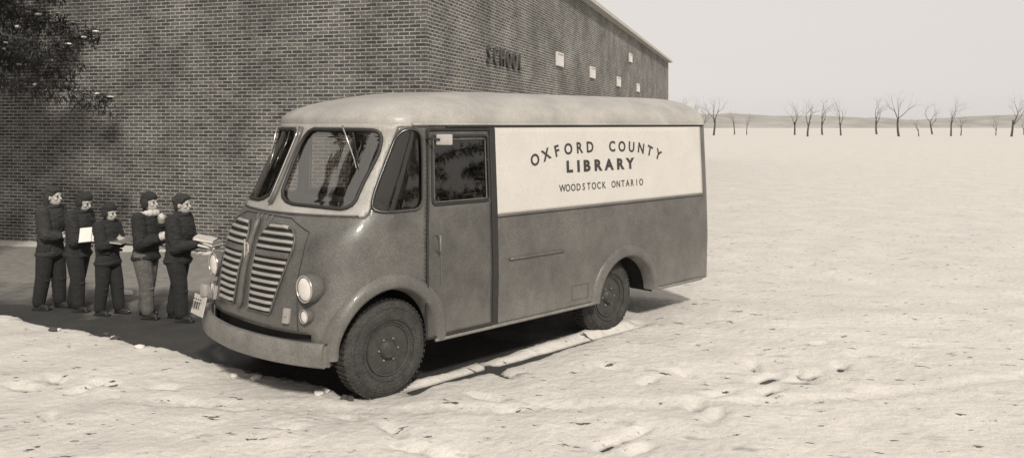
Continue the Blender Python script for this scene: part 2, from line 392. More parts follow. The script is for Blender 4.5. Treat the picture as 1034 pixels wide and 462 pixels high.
def asphalt_mat():
    m = mat('wet_asphalt', .042, .75, .3, 3.0, bump=.6, bscale=50, grain=.6, warm=.5)
    n = m.node_tree.nodes; k = m.node_tree.links; p = n['Principled BSDF']
    src = p.inputs['Base Color'].links[0].from_socket
    tc = [a for a in n if a.type == 'TEX_COORD'][0]
    # slush-dusted paving near the school: distance to the wall along its normal
    dt = n.new('ShaderNodeVectorMath'); dt.operation = 'DOT_PRODUCT'; dt.inputs[1].default_value = (.278, .961, 0)
    k.new(tc.outputs['Object'], dt.inputs[0])
    nz = n.new('ShaderNodeTexNoise'); nz.inputs['Scale'].default_value = .9; nz.inputs['Detail'].default_value = 8; nz.inputs['Roughness'].default_value = .65
    k.new(tc.outputs['Object'], nz.inputs['Vector'])
    ad = n.new('ShaderNodeMath'); ad.operation = 'MULTIPLY_ADD'; ad.inputs[1].default_value = 3.2
    k.new(nz.outputs['Fac'], ad.inputs[0]); k.new(dt.outputs['Value'], ad.inputs[2])
    r = n.new('ShaderNodeMapRange'); r.inputs['From Min'].default_value = 9.7; r.inputs['From Max'].default_value = 10.8
    k.new(ad.outputs[0], r.inputs['Value'])
    mx = n.new('ShaderNodeMix'); mx.data_type = 'RGBA'; k.new(r.outputs[0], mx.inputs['Factor']); k.new(src, mx.inputs['A'])
    s2 = n.new('ShaderNodeMix'); s2.data_type = 'RGBA'; s2.inputs['A'].default_value = tone(.12); s2.inputs['B'].default_value = tone(.34)
    n3 = n.new('ShaderNodeTexNoise'); n3.inputs['Scale'].default_value = 7; n3.inputs['Detail'].default_value = 6; k.new(tc.outputs['Object'], n3.inputs['Vector'])
    k.new(n3.outputs['Fac'], s2.inputs['Factor']); k.new(s2.outputs['Result'], mx.inputs['B'])
    k.new(mx.outputs['Result'], p.inputs['Base Color'])
    return m
M['asphalt'] = asphalt_mat()
bm = bmesh.new(); bmesh.ops.create_grid(bm, x_segments=8, y_segments=8, size=1200)
tag(obj('ground', bm, M['asphalt']), 'dark wet asphalt yard in front of the school', kind='structure')
xs = lines([(-1100, -60, 80), (-60, -9, 2.5), (-9, -6, .15), (-6, 3.2, .04), (3.2, 9, .15), (9, 40, 1), (40, 1100, 60)])
ys = lines([(-500, -10, 60), (-10, 3, 1), (3, 4.2, .12), (4.2, 9.4, .04), (9.4, 14, .12), (14, 30, .6), (30, 90, 2.5), (90, 1100, 60)])
def far_h(x, y):
    if abs(x) > 45 or y > 100 or y < -11: 
        return .06 if sdist(x, y, ASPH) > 0 else -.05
    return snow_h(x, y)
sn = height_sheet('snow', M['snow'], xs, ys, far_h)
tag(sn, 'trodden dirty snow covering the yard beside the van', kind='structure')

# ------------------------------------------------------------------ the school: two brick faces meeting at a convex corner
HB = 5.9
school = thing('school_building', 'dark brick school building behind the van with raised SCHOOL lettering', 'building', (WC.x, WC.y, 0), 0)
def wall_face(name, d, length, h, thick=.3):
    """vertical slab from the corner along d, outer side facing the camera, UV in metres"""
    bm = bmesh.new(); uvl = bm.loops.layers.uv.new('UVMap')
    nrm = Vector((-d.y, d.x)) if d is DL else Vector((d.y, -d.x))
    if d is DL: nrm = Vector((-.278, -.961))
    if d is DR: nrm = Vector((.961, -.278))
    a = Vector((0, 0)); b = d*length
    q = [Vector((a.x, a.y, 0)), Vector((b.x, b.y, 0)), Vector((b.x, b.y, h)), Vector((a.x, a.y, h))]
    off = Vector((nrm.x, nrm.y, 0))*thick
    front = [bm.verts.new(v) for v in q]; back = [bm.verts.new(v-off) for v in q]
    cr = (DL+DR)*thick
    back[0].co = Vector((cr.x, cr.y, 0)); back[3].co = Vector((cr.x, cr.y, h))
    uvs = [(0, 0), (length, 0), (length, h), (0, h)]
    f = bm.faces.new(front)
    for lp, uv in zip(f.loops, uvs): lp[uvl].uv = uv
    bm.faces.new(back[::-1])
    for i in range(3):
        g = bm.faces.new((front[i], back[i], back[(i+1) % 4], front[(i+1) % 4]))
    bmesh.ops.recalc_face_normals(bm, faces=bm.faces)
    return obj(name, bm, M['brick'], school)
wall_face('wall', DL, 26, HB); 
w2 = wall_face('wall', DR, 39, HB)
bm = bmesh.new()   # flat roof deck and stone coping
far = DL*26+DR*39
vs = [bm.verts.new((p.x, p.y, HB-.25)) for p in (Vector((0, 0))+DL*.35+DR*.35, DL*25.7+DR*.3, far, DR*38.7+DL*.3)]
bm.faces.new(vs); obj('roof', bm, M['roofing'], school)
bm = bmesh.new()
def bar_along(bm, a, b, w, h, z):
    a, b = Vector(a), Vector(b); d = (b-a).normalized(); n_ = Vector((-d.y, d.x))*w/2
    v = [bm.verts.new((p.x, p.y, z+zz)) for zz in (0, h) for p in (a-n_, b-n_, b+n_, a+n_)]
    for f in ((3, 2, 1, 0), (4, 5, 6, 7), (0, 1, 5, 4), (1, 2, 6, 5), (2, 3, 7, 6), (3, 0, 4, 7)): bm.faces.new([v[i] for i in f])
bar_along(bm, Vector((.09, -.07)), DL*26+Vector((0, -.07)), .42, .12, HB)
bar_along(bm, DR*.2+Vector((.05, 0)), DR*39+Vector((.05, 0)), .42, .118, HB)
obj('coping', bm, M['coping'], school)
bm = bmesh.new()   # far and side closing walls
bar_along(bm, DL*26, far, .3, HB-.02, 0); bar_along(bm, DR*39, far, .3, HB-.02, 0)
obj('rear_wall', bm, M['coping'], school)
# raised script-like lettering
bm = bmesh.new()
word = 'SCHOOL'
for i, ch in enumerate(word):
    t = 3.12+i*.45
    me = char_mesh(ch, .50, .02, .002, .10); me.transform(Matrix.Diagonal((.80, 1, 1, 1)))
    pos = Vector((DR.x*t, DR.y*t, 3.37))+Vector((.961, -.278, 0))*.035
    mt = Matrix.Translation(pos) @ Matrix(((DR.x, 0, .961, 0), (DR.y, 0, -.278, 0), (0, 1, 0, 0), (0, 0, 0, 1)))
    add_text_mesh(bm, me, mt)
lt = obj('lettering', bm, M['metal_letters'], school); lt['label'] = 'raised dark letters reading SCHOOL'
# small high windows
def wall_window(t, z, w, h):
    bm = bmesh.new(); bm2 = bmesh.new()
    nx = Vector((.961, -.278, 0)); dd = Vector((DR.x, DR.y, 0))
    rot = Matrix(((DR.x, .961, 0), (DR.y, -.278, 0), (0, 0, 1))).to_4x4()
    c = dd*t+Vector((0, 0, z))
    for s in (-1, 1):
        box(bm, c+nx*.03+dd*s*(w/2-.02), (.04, .05, h), rot=rot)
        box(bm, c+nx*.03+Vector((0, 0, s*(h/2-.02))), (w-.081, .05, .04), rot=rot)
    fr = obj('window', bm, M['wframe'], school)
    box(bm2, c+nx*.02, (w-.08, .02, h-.08), rot=rot)
    obj('pane', bm2, M['pale_glass'], fr)
for t, z in ((9.3, 3.90), (14.0, 3.83), (19.4, 3.80), (22.6, 4.95), (25.0, 3.80)): wall_window(t, z, .75, .36)
def interp(x, pts):
    if x <= pts[0][0]: return pts[0][1]
    for (x0, y0), (x1, y1) in zip(pts, pts[1:]):
        if x <= x1:
            t = (x-x0)/(x1-x0)
            return y0+(y1-y0)*t
    return pts[-1][1]
def smooth_tab(pts, lo, hi, n=80, w=0.05):
    xs = [lo+(hi-lo)*i/n for i in range(n+1)]
    return [(x, sum(interp(x+d*w, pts) for d in (-1, -.5, 0, .5, 1))/5) for x in xs]
T_W = smooth_tab([(.36, 1.0), (.9, 1.015), (1.4, 1.0), (2.2, .96)], .36, 2.2)
T_U0 = smooth_tab([(.36, .655), (.7, .665), (1.0, .625), (1.25, .56), (1.42, .49), (1.5, .42), (1.56, .38), (2.12, .12), (2.2, .10)], .36, 2.2, w=.04)
T_C = smooth_tab([(.36, .2), (.7, .18), (.95, .02), (1.3, -.05), (1.55, -.12), (2.2, -.30)], .36, 2.2, w=.08)
T_K = smooth_tab([(.36, 0), (1.3, .0), (1.5, .09), (2.1, .13), (2.2, .10)], .36, 2.2)
T_N = smooth_tab([(.36, 2.5), (.95, 2.4), (1.55, 2.4), (2.2, 2.3)], .36, 2.2)
SREAR, UEND, RR, A = -.6, -4.75, .16, 1.6
_cache = {}
def front(z):
    """half outline (left side start -> centre) as cumulative arc table"""
    key = round(z, 4)
    if key in _cache: return _cache[key]
    W, U0, c, k, n = (interp(z, t) for t in (T_W, T_U0, T_C, T_K, T_N))
    a = U0-c
    pts = [(SREAR, W)]
    N = 120
    for i in range(N+1):
        ph = math.pi/2*i/N
        # superellipse parametrisation
        vv = math.cos(ph)**(2/n) if i < N else 0.0
        gg = math.sin(ph)**(2/n) if i else 0.0
        pts.append((c+a*gg-k*vv, W*vv))
    L = [0]
    for p, q in zip(pts, pts[1:]): L.append(L[-1]+math.hypot(q[0]-p[0], q[1]-p[1]))
    _cache[key] = (pts, L, W)
    return _cache[key]
def half(s, z):
    """s<=0 side/rear, 0..A front; returns (u,v) with v>=0"""
    pts, L, W = front(z)
    if s <= 0:
        s2 = UEND+RR-SREAR
        if s >= s2: return (SREAR+s, W)
        d = s2-s; q = RR*math.pi/2
        if d <= q:
            an = d/RR; return (UEND+RR-RR*math.sin(an), W-RR+RR*math.cos(an))
        f = min(1, (d-q)/.85)
        return (UEND, (W-RR)*(1-f))
    t = min(s/A, 1)*L[-1]
    lo, hi = 0, len(L)-1
    while hi-lo > 1:
        m = (lo+hi)//2
        if L[m] <= t: lo = m
        else: hi = m
    f = (t-L[lo])/(L[hi]-L[lo]) if L[hi] > L[lo] else 0
    p, q = pts[lo], pts[hi]
    return (p[0]+(q[0]-p[0])*f, p[1]+(q[1]-p[1])*f)
def S(x, z):
    """full outline: x in (..A) left, (A..2A+..) right mirrored"""
    if x <= A: u, v = half(x, z); return (u, v, z)
    u, v = half(2*A-x, z); return (u, -v, z)
# ------------------------------------------------------------------ the van
VROT = math.atan2(FW.y, FW.x)
van = thing('delivery_van', 'two-tone step van bookmobile with rounded nose and white OXFORD COUNTY LIBRARY side panel', 'van', (OX, OY, 0), VROT)
def normal(x, z):
    e = .01
    a = Vector(S(x+e, z))-Vector(S(x-e, z)); b = Vector(S(x, min(z+e, 2.2)))-Vector(S(x, max(z-e, .36)))
    n_ = a.cross(b)
    if n_.length < 1e-9: return Vector((1, 0, 0))
    n_.normalize()
    c = Vector(S(x, z)); ref = Vector((c.x+1.5, c.y, 0)) if c.x > -1.5 else Vector((c.x+1.5 if c.x < -4.7 else 0, c.y, 0))
    return n_ if n_.dot(ref) > 0 else -n_
def S3(x, z, off=0.0):
    p = Vector(S(x, z))
    return p+normal(x, z)*off if off else p
def x_of_u(u, z, lo=-4.0, hi=1.55):
    for _ in range(40):
        m_ = (lo+hi)/2
        if S(m_, z)[0] < u: lo = m_
        else: hi = m_
    return (lo+hi)/2
def mir(poly): return [(2*A-x, z) for x, z in poly]
def smooth_poly(poly, it=2):
    """Chaikin corner cutting"""
    for _ in range(it):
        q = []
        for i in range(len(poly)):
            a, b = poly[i], poly[(i+1) % len(poly)]
            q += [(a[0]*.75+b[0]*.25, a[1]*.75+b[1]*.25), (a[0]*.25+b[0]*.75, a[1]*.25+b[1]*.75)]
        poly = q
    return poly
def dense(poly, st=.035):
    out = []
    for i in range(len(poly)):
        a, b = poly[i], poly[(i+1) % len(poly)]
        n_ = max(1, math.ceil(math.dist(a, b)/st))
        out += [(a[0]+(b[0]-a[0])*k/n_, a[1]+(b[1]-a[1])*k/n_) for k in range(n_)]
    return out
def inside(p, poly):
    x, y = p; r = False; j = len(poly)-1
    for i in range(len(poly)):
        xi, yi = poly[i]; xj, yj = poly[j]
        if (yi > y) != (yj > y) and x < (xj-xi)*(y-yi)/(yj-yi)+xi: r = not r
        j = i
    return r
ZB = .40
pane = smooth_poly([(1.535, 2.155), (1.2, 2.152), (.80, 2.152), (.59, 2.14), (.585, 2.0), (.64, 1.87), (.71, 1.72), (.765, 1.52), (1.0, 1.535), (1.515, 1.548), (1.53, 1.80)], 2)
pane = [(min(x, 1.55), z) for x, z in pane]
quarter = smooth_poly([(.43, 2.155), (.20, 2.155), (.175, 1.95), (.172, 1.7), (.168, 1.505), (.35, 1.50), (.60, 1.50), (.625, 1.60), (.53, 1.90)], 2)
def rrect(x0, x1, z0, z1, r):
    o = []
    for cx, cz, a0 in ((x1-r, z1-r, 0), (x0+r, z1-r, 90), (x0+r, z0+r, 180), (x1-r, z0+r, 270)):
        for k in range(5): o.append((cx+r*math.cos(R(a0+22.5*k)), cz+r*math.sin(R(a0+22.5*k))))
    return o
doorwin = rrect(-.57, .07, 1.525, 2.095, .035)
door = rrect(-.585-.012, .118, .43, 2.15, .02)
def arch_poly(uc, zc, r, zb=ZB-.1):
    o = []
    a0 = math.asin(min(1, (zc-zb)/r))
    for k in range(33):
        t = -a0+(math.pi+2*a0)*k/32
        z = zc+r*math.sin(t); u = uc+r*math.cos(t)
        o.append((x_of_u(u, max(z, .36)), z))
    return o
archF = arch_poly(-.095, .43, .475); archR = arch_poly(-3.12, .36, .47)
whitep = rrect(-3.95, -.66, 1.387, 2.165, .004)
pillar = [(.59, 1.49), (.90, 1.49), (.90, 2.2), (.12, 2.2), (.12, 2.16), (.45, 2.16), (.545, 1.90), (.64, 1.60), (.62, 1.49)]
hdr_l, hdr_r = .5, 2*A-.5
# paint split: lighter roof colour down over the windscreen posts and header
light_region = [(.645, 1.485), (.68, 1.47), (.74, 1.48), (.75, 1.51)]
lightp = [(.635, 1.50), (.66, 1.47), (2*A-.66, 1.47), (2*A-.635, 1.50), (2*A-.55, 1.90), (2*A-.44, 2.175), (2*A-.1, 2.18), (2*A-.1, 2.2), (.1, 2.2), (.1, 2.18), (.44, 2.175), (.55, 1.90)]
valance = [(.93, ZB), (.93, .60), (2*A-.93, .60), (2*A-.93, ZB)]
regions = [  # (key, polygon): first match wins
    ('hole', archF), ('hole', archR), ('hole', mir(archF)), ('hole', mir(archR)),
    ('paneL', pane), ('paneR', mir(pane)), ('quarterL', quarter), ('quarterR', mir(quarter)),
    ('dwinL', doorwin), ('dwinR', mir(doorwin)), ('doorL', door), ('doorR', mir(door)),
    ('whiteL', whitep), ('whiteR', mir(whitep)), ('valance', valance), ('light', lightp)]
regions = [(k, dense(p)) for k, p in regions]
XMIN, XMAX = -4.936, 2*A+4.936
vsn, edn = [], []
def addloop(poly):
    b = len(vsn); n_ = len(poly)
    vsn.extend(Vector(p) for p in poly); edn.extend((b+i, b+(i+1) % n_) for i in range(n_))
outer = dense([(XMIN, ZB), (XMAX, ZB), (XMAX, 2.2), (XMIN, 2.2)], .04)
addloop(outer)
for k, p in regions: addloop(p)
x = XMIN+.05
allp = [q for k, p in regions for q in p]
cell = {}
for q in allp: cell.setdefault((int(q[0]//.05), int(q[1]//.05)), []).append(q)
def near(px, pz, d=.014):
    cx, cz = int(px//.05), int(pz//.05)
    for i in (-1, 0, 1):
        for j in (-1, 0, 1):
            for q in cell.get((cx+i, cz+j), ()):
                if abs(q[0]-px) < d and abs(q[1]-pz) < d: return True
    return False
ix = 0
while x < XMAX-.02:
    step = .035 if -.2 < x < 2*A+.2 or x < -3.7 or x > 2*A+3.7 else .07
    z = ZB+.035
    while z < 2.18:
        if not near(x, z): vsn.append(Vector((x, z)))
        z += .035
    x += step
cv, ce, cf, _, _, _ = delaunay_2d_cdt(vsn, edn, [], 0, 1e-5)
print('cdt', len(cv), len(cf))
bbs = [(k, p, min(q[0] for q in p), max(q[0] for q in p), min(q[1] for q in p), max(q[1] for q in p)) for k, p in regions]
buckets = {}
for f in cf:
    cx = sum(cv[i][0] for i in f)/3; cz = sum(cv[i][1] for i in f)/3
    if not (XMIN < cx < XMAX and ZB < cz < 2.2): continue
    key = 'body'
    for k, p, a, b, c_, d in bbs:
        if a <= cx <= b and c_ <= cz <= d and inside((cx, cz), p): key = k; break
    buckets.setdefault(key, []).append(f)
def shell(name, keys, m, parent, off=0.0, thick=0.0):
    idx = {}; vs = []; fs = []; ns = []
    for key in keys:
        for f in buckets.get(key, []):
            g = []
            for i in f:
                if i not in idx:
                    idx[i] = len(vs); x_, z_ = cv[i]; vs.append(S3(x_, z_, off)); ns.append(normal(x_, z_))
                g.append(idx[i])
            a, b, c_ = (vs[j] for j in g)
            if (b-a).cross(c_-a).dot(ns[g[0]]) < 0: g = g[::-1]
            fs.append(g)
    me = bpy.data.meshes.new(name); me.from_pydata([tuple(v) for v in vs], [], fs); me.shade_smooth()
    o = link(name, me, m, parent)
    if thick:
        md = o.modifiers.new('t', 'SOLIDIFY'); md.thickness = thick; md.offset = -1
        evaluated(o, None)
    return o
body = shell('body', ['body'], M['paint'], van, 0, .012)
shell('windscreen_surround', ['light'], M['roof'], body, 0, .012)
shell('valance', ['valance'], M['under'], van, -.05, .01)
def gasket(parent, poly, r=.011, off=.004, m='black', name='rubber_seal', inner=None):
    bm = bmesh.new(); tube(bm, [S3(x_, z_, off) for x_, z_ in dense(poly, .03)], r, 8, closed=True)
    return obj(name, bm, M[m], parent, smooth=True)
for k, p in (('paneL', pane), ('paneR', mir(pane))):
    w_ = shell('windscreen', [k], M['glass'], van, -.012); gasket(w_, p, .016)
for k, p in (('quarterL', quarter), ('quarterR', mir(quarter))):
    w_ = shell('quarter_window', [k], M['glass_side'], van, -.012); gasket(w_, p, .013)
    bm = bmesh.new(); tube(bm, [S3(x_, z_, .012) for x_, z_ in dense(p, .03)], .005, 6, closed=True); obj('bright_trim', bm, M['chrome'], w_, smooth=True)
for side, (k, kd, p, pd) in enumerate((('dwinL', 'doorL', doorwin, door), ('dwinR', 'doorR', mir(doorwin), mir(door)))):
    d_ = shell('door', [kd], M['paint_door'], van, .006, .018)
    w_ = shell('door_window', [k], M['glass_side'], d_, -.008); gasket(w_, p, .011, .006)
    bm = bmesh.new(); q = [(x_, z_) for x_, z_ in dense([(-.545, 1.545), (.045, 1.545), (.045, 2.07), (-.545, 2.07)] if side == 0 else mir([(-.545, 1.545), (.045, 1.545), (.045, 2.07), (-.545, 2.07)]), .05)]
    tube(bm, [S3(x_, z_, -.002) for x_, z_ in q], .007, 6, closed=True); obj('window_frame', bm, M['paint'], w_, smooth=True)
    gasket(d_, pd, .011, .010, name='edge_seal')
    bm = bmesh.new(); xh = .03 if side == 0 else 2*A-.03     # pull handle
    tube(bm, [S3(xh, 1.27, .0), S3(xh, 1.27, .05), S3(xh, 1.14, .05), S3(xh, 1.14, .0)], .009, 8)
    obj('handle', bm, M['bumper'], d_, smooth=True)
    sx_ = (lambda q: q) if side == 0 else (lambda q: 2*A-q)
    bm = bmesh.new(); tube(bm, [S3(sx_(a), b, .008) for a, b in dense(rrect(.0, .09, .82, 1.28, .01), .05)], .0035, 6, closed=True)
    obj('kick_plate_edge', bm, M['paint'], d_)
for k, sgn in (('whiteL', 1), ('whiteR', -1)):
    wp = shell('side_panel', [k], M['panel'], van, .004, .016)
    wp['label'] = 'white upper side panel painted with library lettering'
    # lettering follows the side of the van
    bm = bmesh.new()
    def put(ch, u, z, size, off=0.0, tilt=0.0, sx=1.0):
        me = char_mesh(ch, size, .0008, off)
        W_ = interp(z, T_W)
        # left side: text runs towards the rear (-u); right side: towards the front
        if sgn > 0: base = Matrix(((-1, 0, 0, 0), (0, 0, 1, 0), (0, 1, 0, 0), (0, 0, 0, 1)))
        else: base = Matrix(((1, 0, 0, 0), (0, 0, -1, 0), (0, 1, 0, 0), (0, 0, 0, 1)))
        lean = math.atan2(interp(z+.1, T_W)-interp(z-.1, T_W), .2)
        uu = u if sgn > 0 else -5.47-u
        mt = Matrix.Translation((uu, sgn*(W_+.0062), z)) @ Matrix.Rotation(-lean*sgn, 4, 'X') @ base @ Matrix.Rotation(tilt, 4, 'Z') @ Matrix.Diagonal((sx, 1, 1, 1))
        add_text_mesh(bm, me, mt)
    cxt = -2.735
    arc = [('O', -1.79, 1.865, 30), ('X', -1.935, 1.905, 20), ('F', -2.08, 1.935, 12), ('O', -2.24, 1.95, 6), ('R', -2.40, 1.958, 3), ('D', -2.56, 1.962, 1)]
    for ch, u, z, t in arc: put(ch, u, z-.045, .150, .004, R(t), 1.0)
    for ch, (c0, u, z, t) in zip('YTNUOC', arc):
        put(ch, 2*cxt-u, z-.045, .150, .004, R(-t), 1.0)
    for i, ch in enumerate('LIBRARY'): put(ch, (-2.24, -2.375, -2.50, -2.67, -2.85, -3.03, -3.20)[i], 1.732, .150, .0075, 0, 1.22)
    for i, ch in enumerate('WOODSTOCK ONTARIO'):
        if ch != ' ': put(ch, -2.13-i*.078, 1.545, .098, .001, 0, .9)
    t_ = obj('lettering', bm, M['letter'], wp); t_['label'] = 'painted words OXFORD COUNTY LIBRARY WOODSTOCK ONTARIO'
# dark sliding-door track at the rear edge of each cab door
for sgn in (1, -1):
    bm = bmesh.new()
    for i in range(12):
        z0, z1 = .42+i*.145, .42+(i+1)*.145
        for q in (0,):
            vs8 = [bm.verts.new((uu, sgn*(interp(zz, T_W)+of), zz)) for zz in (z0, z1) for uu, of in ((-1.258, -.01), (-1.198, -.01), (-1.198, .012), (-1.258, .012))]
            for f in ((0, 1, 2, 3), (7, 6, 5, 4), (0, 4, 5, 1), (1, 5, 6, 2), (2, 6, 7, 3), (3, 7, 4, 0)): bm.faces.new([vs8[i_] for i_ in f])
    bmesh.ops.remove_doubles(bm, verts=bm.verts, dist=1e-5)
    bmesh.ops.recalc_face_normals(bm, faces=bm.faces)
    obj('door_track', bm, M['black'], van)
# roof: rings of the plan shrinking towards a spine, with a brow over the windscreen
bm = bmesh.new(); NR = 16; xs_ = [XMIN+(XMAX-XMIN)*i/300 for i in range(300)]
base = [Vector(S(x_, 2.2)) for x_ in xs_]
rings = []
for j in range(NR+1):
    th = (math.pi/2)*j/NR
    k_ = math.cos(th)**.75 if j < NR else 0.0; k_f = math.cos(th)**1.15 if j < NR else 0.0
    hgt = .275*math.sin(th)**.92
    ring = []
    for b in base:
        f = sstep(-.6, .3, b.x)
        spine = Vector((max(-4.4, min(b.x*.9-.2, -.95)), 0, 0))
        kk = k_+(k_f-k_)*sstep(-.7, .0, b.x); p = spine+(Vector((b.x, b.y, 0))-spine)*kk
        # crown rises gently to the middle of the van
        crown = 1+.16*sstep(-.2, -1.8, p.x)
        br_ = .018*f*math.sin(min(1, j/3)*math.pi/2)*(1 if j < 5 else max(0, 1-(j-5)/5))
        d = Vector((b.x+1.2, b.y*.5, 0)).normalized()
        ring.append(bm.verts.new((p.x+d.x*br_, p.y+d.y*br_, 2.2+hgt*crown)))
    rings.append(ring)
n_ = len(base)
for a, b in zip(rings, rings[1:]):
    for i in range(n_): bm.faces.new((a[i], a[(i+1) % n_], b[(i+1) % n_], b[i]))
bmesh.ops.remove_doubles(bm, verts=bm.verts, dist=1e-4)
bmesh.ops.recalc_face_normals(bm, faces=bm.faces)
roof = obj('roof', bm, M['roof'], van, smooth=True)
bm = bmesh.new()   # drip rail
tube(bm, [S3(x_, 2.196, .012) for x_ in [.30-.1*i for i in range(45)]], .012, 8)
tube(bm, [S3(2*A-x_, 2.196, .012) for x_ in [.30-.1*i for i in range(45)]], .012, 8)
obj('drip_rail', bm, M['roof'], van, smooth=True)
bm = bmesh.new()   # dark gap under the rail
tube(bm, [S3(x_, 2.174, .004) for x_ in [-.1-.1*i for i in range(40)]], .007, 8)
tube(bm, [S3(2*A-x_, 2.174, .004) for x_ in [-.1-.1*i for i in range(40)]], .007, 8)
obj('panel_seam', bm, M['black'], van, smooth=True)
# belt moulding under the white panel and rocker lip
for sgn in (1, -1):
    X_ = (lambda q: q) if sgn > 0 else (lambda q: 2*A-q)
    bm = bmesh.new(); tube(bm, [S3(X_(-.66-.1*i), 1.378, .008) for i in range(34)], .010, 8); obj('belt_moulding', bm, M['paint'], van, smooth=True)
    bm = bmesh.new()
    pts = [S3(X_(x_), ZB+.005, .012) for x_ in [.045-.06*i for i in range(35)]]
    tube(bm, pts, .016, 8); obj('sill_moulding', bm, M['bumper'], van, smooth=True); bm = bmesh.new()
    tube(bm, [S3(X_(x_), ZB+.005, .012) for x_ in [-3.06-.06*i for i in range(15)]], .016, 8)
    obj('sill_moulding', bm, M['bumper'], van, smooth=True)
    bm = bmesh.new(); tube(bm, [S3(X_(-.80-.09*i), .98+.0*i, .010) for i in range(9)], .012, 8); obj('rub_strip', bm, M['paint'], van, smooth=True)
    bm = bmesh.new(); q = rrect(-1.90, -1.66, .48, .62, .01)
    tube(bm, [S3(X_(a), b, .003) for a, b in dense(q, .05)], .004, 6, closed=True); obj('fuel_flap_edge', bm, M['paint_door'], van)
    # flared wheel-arch lips
    for ap in (archF, archR):
        bm = bmesh.new(); P = [(a, b) for a, b in ap if b > ZB-.001]
        cxm = sum(a for a, b in ap)/len(ap); cz = .40
        rows = []
        for a, b in P:
            dx, dz = a-cxm, b-cz; L_ = math.hypot(dx, dz) or 1
            row = []
            for rr, of in ((-.035, -.10), (-.012, .018), (.012, .034), (.05, .030), (.09, .012), (.105, -.004)):
                row.append(bm.verts.new(S3(X_(a+dx/L_*rr*1.0), max(b+dz/L_*rr, ZB), of)))
            rows.append(row)
        for r0, r1 in zip(rows, rows[1:]):
            for i in range(5): bm.faces.new((r0[i], r0[i+1], r1[i+1], r1[i]))
        bmesh.ops.recalc_face_normals(bm, faces=bm.faces)
        obj('wheel_arch', bm, M['paint'], van, smooth=True)
# windscreen centre post
bm = bmesh.new(); tube(bm, [S3(A, z_, .008) for z_ in [1.53+.64*i/8 for i in range(9)]], .028, 10); obj('centre_post', bm, M['paint'], van, smooth=True)
bm = bmesh.new(); tube(bm, [S3(A, z_, .036) for z_ in [1.55+.60*i/8 for i in range(9)]], .006, 8); obj('post_trim', bm, M['chrome'], van, smooth=True)
# wipers
for q in ([(.98, 2.20), (.93, 2.10), (.80, 1.90)], [(2.22, 2.20), (2.2, 2.08), (2.07, 1.90)]):
    bm = bmesh.new(); tube(bm, [S3(q[0][0], q[0][1]-.02, .05), S3(*q[1], .055), S3(*q[2], .035)], [.008, .006, .005], 8)
    a, b = (Vector(S3(q[1][0]*.55+q[2][0]*.45, q[1][1]*.55+q[2][1]*.45, .022)), Vector(S3(q[2][0]-(.02), q[2][1]-.06, .012)))
    tube(bm, [a, b], .006, 6)
    obj('wiper', bm, M['chrome'], van, smooth=True)
# cowl crease, hood lines
bm = bmesh.new(); tube(bm, [S3(x_, 1.475, .004) for x_ in [.70+.06*i for i in range(31)]], .008, 8); obj('cowl_trim', bm, M['paint'], van, smooth=True)
bm = bmesh.new(); tube(bm, [S3(x_, z_, .001) for x_, z_ in dense([(1.02, .62), (1.055, 1.0), (1.03, 1.35), (1.25, 1.44), (1.6, 1.452), (1.95, 1.44), (2.17, 1.35), (2.145, 1.0), (2.18, .62)], .05)[:-18]], .0045, 6)
obj('hood_seam', bm, M['black'], van)
# grille: two stacks of slats with a chrome spine
def grille_outline(z):    # outer edge x for the driver-side half
    return interp(z, [(.72, 1.255), (.80, 1.235), (1.0, 1.18), (1.22, 1.125), (1.30, 1.128), (1.36, 1.18), (1.39, 1.30)])
def grille_inner(z): return interp(z, [(.72, 1.50), (1.25, 1.525), (1.32, 1.50), (1.38, 1.44)])
for mirr in (False, True):
    X_ = (lambda q: 2*A-q) if mirr else (lambda q: q)
    bm = bmesh.new()
    zs = [.715+.675*i/20 for i in range(21)]
    rows = [[bm.verts.new(S3(X_(grille_outline(z_)+(grille_inner(z_)-grille_outline(z_))*t), z_, .006)) for t in (0, .2, .4, .6, .8, 1)] for z_ in zs]
    for r0, r1 in zip(rows, rows[1:]):
        for i in range(5): bm.faces.new((r0[i], r0[i+1], r1[i+1], r1[i]))
    bmesh.ops.recalc_face_normals(bm, faces=bm.faces)
    g_ = obj('grille', bm, M['black'], van, smooth=True)
    NS = 13
    for i in range(NS):
        z_ = .745+i*(1.368-.745)/(NS-1)
        a, b = grille_outline(z_)+.012, grille_inner(z_)-.008
        bm = bmesh.new()
        pr_ = [(-.002, -.007), (.012, -.013), (.030, -.008), (.030, .004), (.016, .013), (-.002, .010)]
        if i == 8: pr_ = [(o_, d_*1.9) for o_, d_ in pr_]
        rows = []
        for s_ in range(9):
            x_ = a+(b-a)*s_/8
            e_ = .3 if s_ in (0, 8) else 1
            rows.append([bm.verts.new(S3(X_(x_), z_+d_, .006+o_*e_)) for o_, d_ in pr_])
        for r0, r1 in zip(rows, rows[1:]):
            for k_ in range(6): bm.faces.new((r0[k_], r0[(k_+1) % 6], r1[(k_+1) % 6], r1[k_]))
        bm.faces.new(rows[0][::-1]); bm.faces.new(rows[-1])
        bmesh.ops.recalc_face_normals(bm, faces=bm.faces)
        obj('slat', bm, M['slat'] if i != 8 else M['paint'], g_, ang=40)
    bm = bmesh.new(); ol = [(grille_outline(z_), z_) for z_ in zs]+[(grille_inner(z_), z_) for z_ in zs[::-1]]
    tube(bm, [S3(X_(a), b, .012) for a, b in ol], .008, 6, closed=True); obj('surround', bm, M['paint'], g_, smooth=True)
bm = bmesh.new(); tube(bm, [S3(A, z_, .02) for z_ in [.70+.72*i/14 for i in range(15)]], [.012]+[.026]*13+[.012], 10); obj('grille_spine', bm, M['paint'], van, smooth=True)
bm = bmesh.new()   # round emblem with a bar, on the spine
